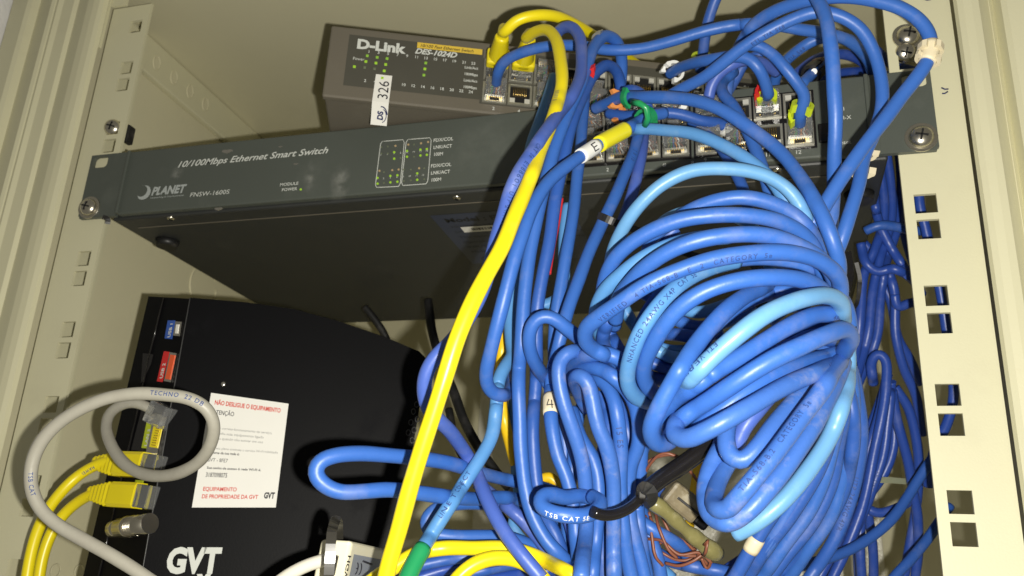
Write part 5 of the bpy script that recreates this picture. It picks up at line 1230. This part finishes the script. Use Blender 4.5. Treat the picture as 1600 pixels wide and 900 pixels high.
# jacket printing
printing('c1', (836, 232), 'CAT 5e  E188601  UTP 24AWG', 1.8, ang=0.25, rev=False)
printing('c1', (794, 325), 'IIIIII II IIII III', 2.0, ang=0.5)
printing('k5', (938, 495), 'VERIFIED   4 TIA-568-B   E . 2   CATEGORY  5e', 1.7, ang=-0.35, spacing=1.3)
printing('k6', (986, 560), 'NHANCED 24AWG X4P  CAT  5E', 1.7, ang=0.05, spacing=1.2)
printing('k9', (1130, 540), 'ETL VERIFIED TO TIA', 1.8, ang=-0.75)
printing('k10', (1290, 492), '4PR 24AWG', 1.6, ang=-0.3, rev=True)
printing('k14', (1164, 770), 'TIA-568-B.2   CATEGORY  5e', 1.7, ang=0.35, rev=True, spacing=1.25)
printing('k12', (1284, 578), 'AWG', 1.8, rev=True)
printing('l5', (690, 808), 'LINE T CONNECT', 1.7, ang=0.3, rev=True)
printing('L2', (985, 205), 'CAT  5e', 1.9, ang=0.3)
printing('y2', (872, 150), 'IIIIIII II', 1.7, ang=-0.5, rev=False)
printing('c9', (985, 240), 'J 8 10', 1.8, ang=0.3)
printing('ring', (856, 797), 'TSB CAT 5E', 1.5, mt=PRINT, ang=-0.35)
printing('m5', (968, 660), '15 ES', 2.2); printing('m1', (930, 566), 'LINE CAT', 1.6, ang=0.4)
printing('t5', (1175, 66), 'ETL TIA 568', 1.7, ang=-0.4); printing('t8', (1224, 100), 'TIA EIA 568', 1.7, ang=-0.3)
printing('gr', (240, 614), 'TECHNO  22 DB', 1.7, ang=0.2, rev=True); printing('gr', (52, 740), 'TSB CAT', 1.6, ang=0.0)
printing('p1', (152, 727), 'HAWEI', 1.6, ang=0.2, rev=False); printing('n12', (1376, 740), '15 DEG CAT 5E', 2.0); printing('r6', (1340, 745), 'UTP 24AWG 4PR', 2.0)
# cable ties
def tie(name, label, pts, r, mt, head=None, cat='cable tie', flat=None):
    t = thing(name, label, cat, W(*pts[0]), 'cable ties and straps')
    P = resample(catmull(np.array([W(*q) for q in pts])/1.0, 0.6), 1.2)
    T, N, B = frames(P); m = MB(); vs = []; fs = []
    wv, th = (flat or (r*1.0, r*0.45))
    for i, p in enumerate(P):
        vw = from_cam(p); vw = unit(vw-T[i]*np.dot(vw, T[i])); s_ = np.cross(T[i], vw)
        for a_, b_ in ((-1, -1), (1, -1), (1, 1), (-1, 1)): vs.append(p+s_*wv*a_+vw*th*b_)
    for i in range(len(P)-1):
        for a_ in range(4): fs.append((i*4+a_, i*4+(a_+1) % 4, (i+1)*4+(a_+1) % 4, (i+1)*4+a_))
    fs += [(3, 2, 1, 0), tuple(len(vs)-4+a_ for a_ in range(4))]
    m.add(vs, fs, False); m.build('strap', mt, t)
    if head:
        c = W(*head[:3]); s = head[3]; m = MB(); m.rbox(c-UX*s-UZ*s-V3(0, s*0.8, 0), UX*s*2, UZ*s*2, V3(0, s*1.6, 0), s*0.25); m.build('lock_head', mt, t)
    return t
tie('cable_tie', 'smoky clear plastic strap looped round the small cream box', [(513, 915, 292), (515, 880, 293), (517, 850, 295), (520, 826, 300), (524, 814, 306), (528, 818, 314), (529, 840, 322)], 2.2, SMOKE, flat=(1.7, 0.8))
tie('cable_tie', 'black tie across two hanging cables above the coil left', [(936, 337, 380), (946, 341, 374), (962, 348, 374), (985, 356, 384), (1010, 366, 392), (1040, 382, 398), (1080, 398, 400), (1130, 412, 404)], 2.4, BLACKR, flat=(1.6, 0.7))
tie('cable_tie', 'black tie strap standing in the coil centre', [(1172, 405, 376), (1184, 420, 366), (1187, 445, 356), (1188, 468, 350), (1194, 486, 346), (1204, 500, 344)], 3, BLACKG, flat=(2.3, 0.8))
tie('cable_tie', 'black tie strap curling beside the right end of the coil', [(1322, 395, 392), (1326, 420, 388), (1322, 450, 382), (1318, 470, 372), (1326, 490, 356), (1329, 512, 340), (1326, 540, 330), (1330, 570, 336)], 3, BLACKG, flat=(2.2, 0.8))
tie('cable_tie', 'thin dark tie tail beside the rack switch corner, right of the coil', [(1322, 450, 400), (1330, 478, 404), (1340, 470, 410), (1344, 440, 414), (1338, 410, 414)], 2, BLACKR, flat=(0.9, 0.5))
tie('cable_tie', 'pale dusty zip tie stretched before the hammered panel', [(1344, 776, 440), (1352, 764, 436), (1352, 752, 436), (1380, 750, 444), (1412, 752, 454), (1436, 754, 462)], 2, mat('dirty_clear_nylon', (0.34, 0.36, 0.24), 0.45), head=(1352, 758, 432, 2.6), flat=(1.5, 0.6))
tie('cable_tie', 'ivory scrap of tie caught at the right end of the coil', [(1302, 488, 322), (1312, 490, 314), (1318, 498, 312), (1314, 506, 316)], 3, BEIGEM, flat=(2.0, 0.8))
tie('cable_tie', 'grimy black knot of tie joining the thick black cable and the lead', [(1002, 772, 304), (1008, 762, 296), (1016, 766, 294), (1018, 778, 298), (1010, 786, 304)], 4, BLACKR, flat=(2.0, 1.2), head=(1008, 770, 300, 2.1))
tie('cable_tie', 'small black clip under the rack switch on the left post screw', [(163, 340, 528), (169, 344, 526), (168, 350, 526)], 2, BLACKR, flat=(1.4, 1.2))
# splice block, olive sleeve and loose copper pairs
sb = thing('splice_block', 'grimy clear splice block by the loose copper wires', 'splice', W(1070, 800, 350))
a = W(1050, 768, 350); b = W(1098, 806, 350); ax = unit(b-a); up_ = unit(np.cross(ax, CM[2])); m = MB()
ctr = W(1073, 789, 338); a = ctr-ax*8.5; b = ctr+ax*8.5; m.rbox(a-up_*4.8, ax*15, up_*9.6, CM[2]*8, 1.4); bl = m.build('shell', BLOCK, sb)
m = MB(); m.rbox(a+ax*4-up_*0.4-CM[2]*0.6, ax*12, up_*1.0, CM[2]*1.2, 0.2); m.rbox(a+ax*10+up_*4.6-CM[2]*0.5, ax*3, up_*1.6, CM[2]*1.0, 0.2); m.build('latch', BLACKR, bl)
m = MB(); m.rbox(b-ax*2.4-up_*4.2+CM[2]*0.4, ax*6, up_*8.4, CM[2]*7, 1.2); m.build('end_cap', BLACKP, bl)
os_ = thing('sleeve_joint', 'olive translucent sleeve over a cable joint among copper wires', 'sleeve', W(1060, 815, 330))
P = resample(catmull(np.array([W(1018, 784, 322), W(1034, 794, 322), W(1054, 812, 324), W(1074, 830, 326), W(1094, 846, 328), W(1112, 860, 330), W(1122, 866, 332)]), 0.5), 1.5)
L_ = np.linspace(0, 1, len(P)); m = MB(); m.tube(P, 2.5+0.3*np.sin(L_*9+0.5)+0.25*np.sin(L_*23)+0.6*L_, 14); m.build('tube', OLIVE, os_)
m = MB(); m.tube([W(1100, 852, 322), W(1106, 844, 321), W(1103, 862, 322), W(1100, 868, 324)], 0.6, 6); m.build('wire_core', COPPER, os_)
CWS = [[(1005, 745, 345), (1014, 728, 340), (1030, 711, 336), (1046, 709, 334), (1062, 718, 334), (1078, 736, 336), (1090, 752, 340)],
       [(1000, 740, 348), (1012, 722, 344), (1034, 712, 342), (1056, 712, 340), (1072, 726, 342)],
       [(1016, 808, 352), (1024, 826, 348), (1034, 842, 348), (1048, 848, 350), (1064, 852, 352)],
       [(1034, 806, 350), (1042, 824, 348), (1052, 842, 348), (1062, 850, 350), (1088, 858, 352)],
       [(1014, 800, 356), (1020, 822, 354), (1026, 852, 352), (1042, 868, 350), (1066, 876, 350), (1090, 870, 350)],
       [(1050, 860, 346), (1070, 868, 344), (1092, 870, 344), (1104, 880, 344), (1108, 886, 346)],
       [(1010, 856, 356), (1018, 850, 352), (1024, 858, 352), (1018, 868, 354), (1012, 860, 356)],
       [(1026, 780, 352), (1040, 784, 348), (1052, 790, 350)], [(1090, 868, 340), (1100, 862, 338), (1110, 878, 338), (1104, 888, 340), (1096, 872, 340)],
       [(1012, 830, 358), (1032, 836, 356), (1052, 862, 354), (1078, 866, 352)], [(1030, 850, 352), (1050, 838, 350), (1072, 848, 350), (1086, 862, 350)],
       [(1008, 806, 350), (1018, 832, 344), (1022, 862, 342), (1036, 884, 342)], [(1024, 800, 348), (1030, 826, 340), (1044, 858, 338), (1058, 872, 338)],
       [(1012, 842, 346), (1036, 846, 340), (1060, 866, 338), (1094, 864, 338), (1112, 880, 338)], [(1040, 880, 344), (1062, 884, 340), (1084, 876, 338), (1098, 866, 338)]]
CWL = ['copper wire arching over the thick black cable', 'second copper wire arching close behind the first', 'copper wire hanging in a long drop left of the olive sleeve', 'copper wire dropping beside the olive sleeve', 'copper wire bowed round the bottom of the tangle',
       'copper wire running to the curl at the lower right', 'tiny copper curl at the left of the tangle', 'copper wire entering the splice block', 'copper wire curl at the end of the olive sleeve', 'copper wire slanting under the olive sleeve', 'copper wire humped in the middle of the tangle',
       'copper wire at the far left front of the tangle', 'copper wire falling in front, parallel to the olive sleeve', 'copper wire waving right across the front of the tangle', 'lowest copper wire of the tangle']
for ps, lb_ in zip(CWS, CWL):
    P = resample(catmull(np.array([W(*q) for q in ps]), 0.8), 0.8); m = MB(); m.tube(P, 0.62, 7); o = m.build('copper_wire', COPPER); tagobj(o, lb_, 'wire', 'loose copper wires')
bpy.context.view_layer.update()
for o in list(bpy.data.objects):
    if '_b' in o: del o['_b']
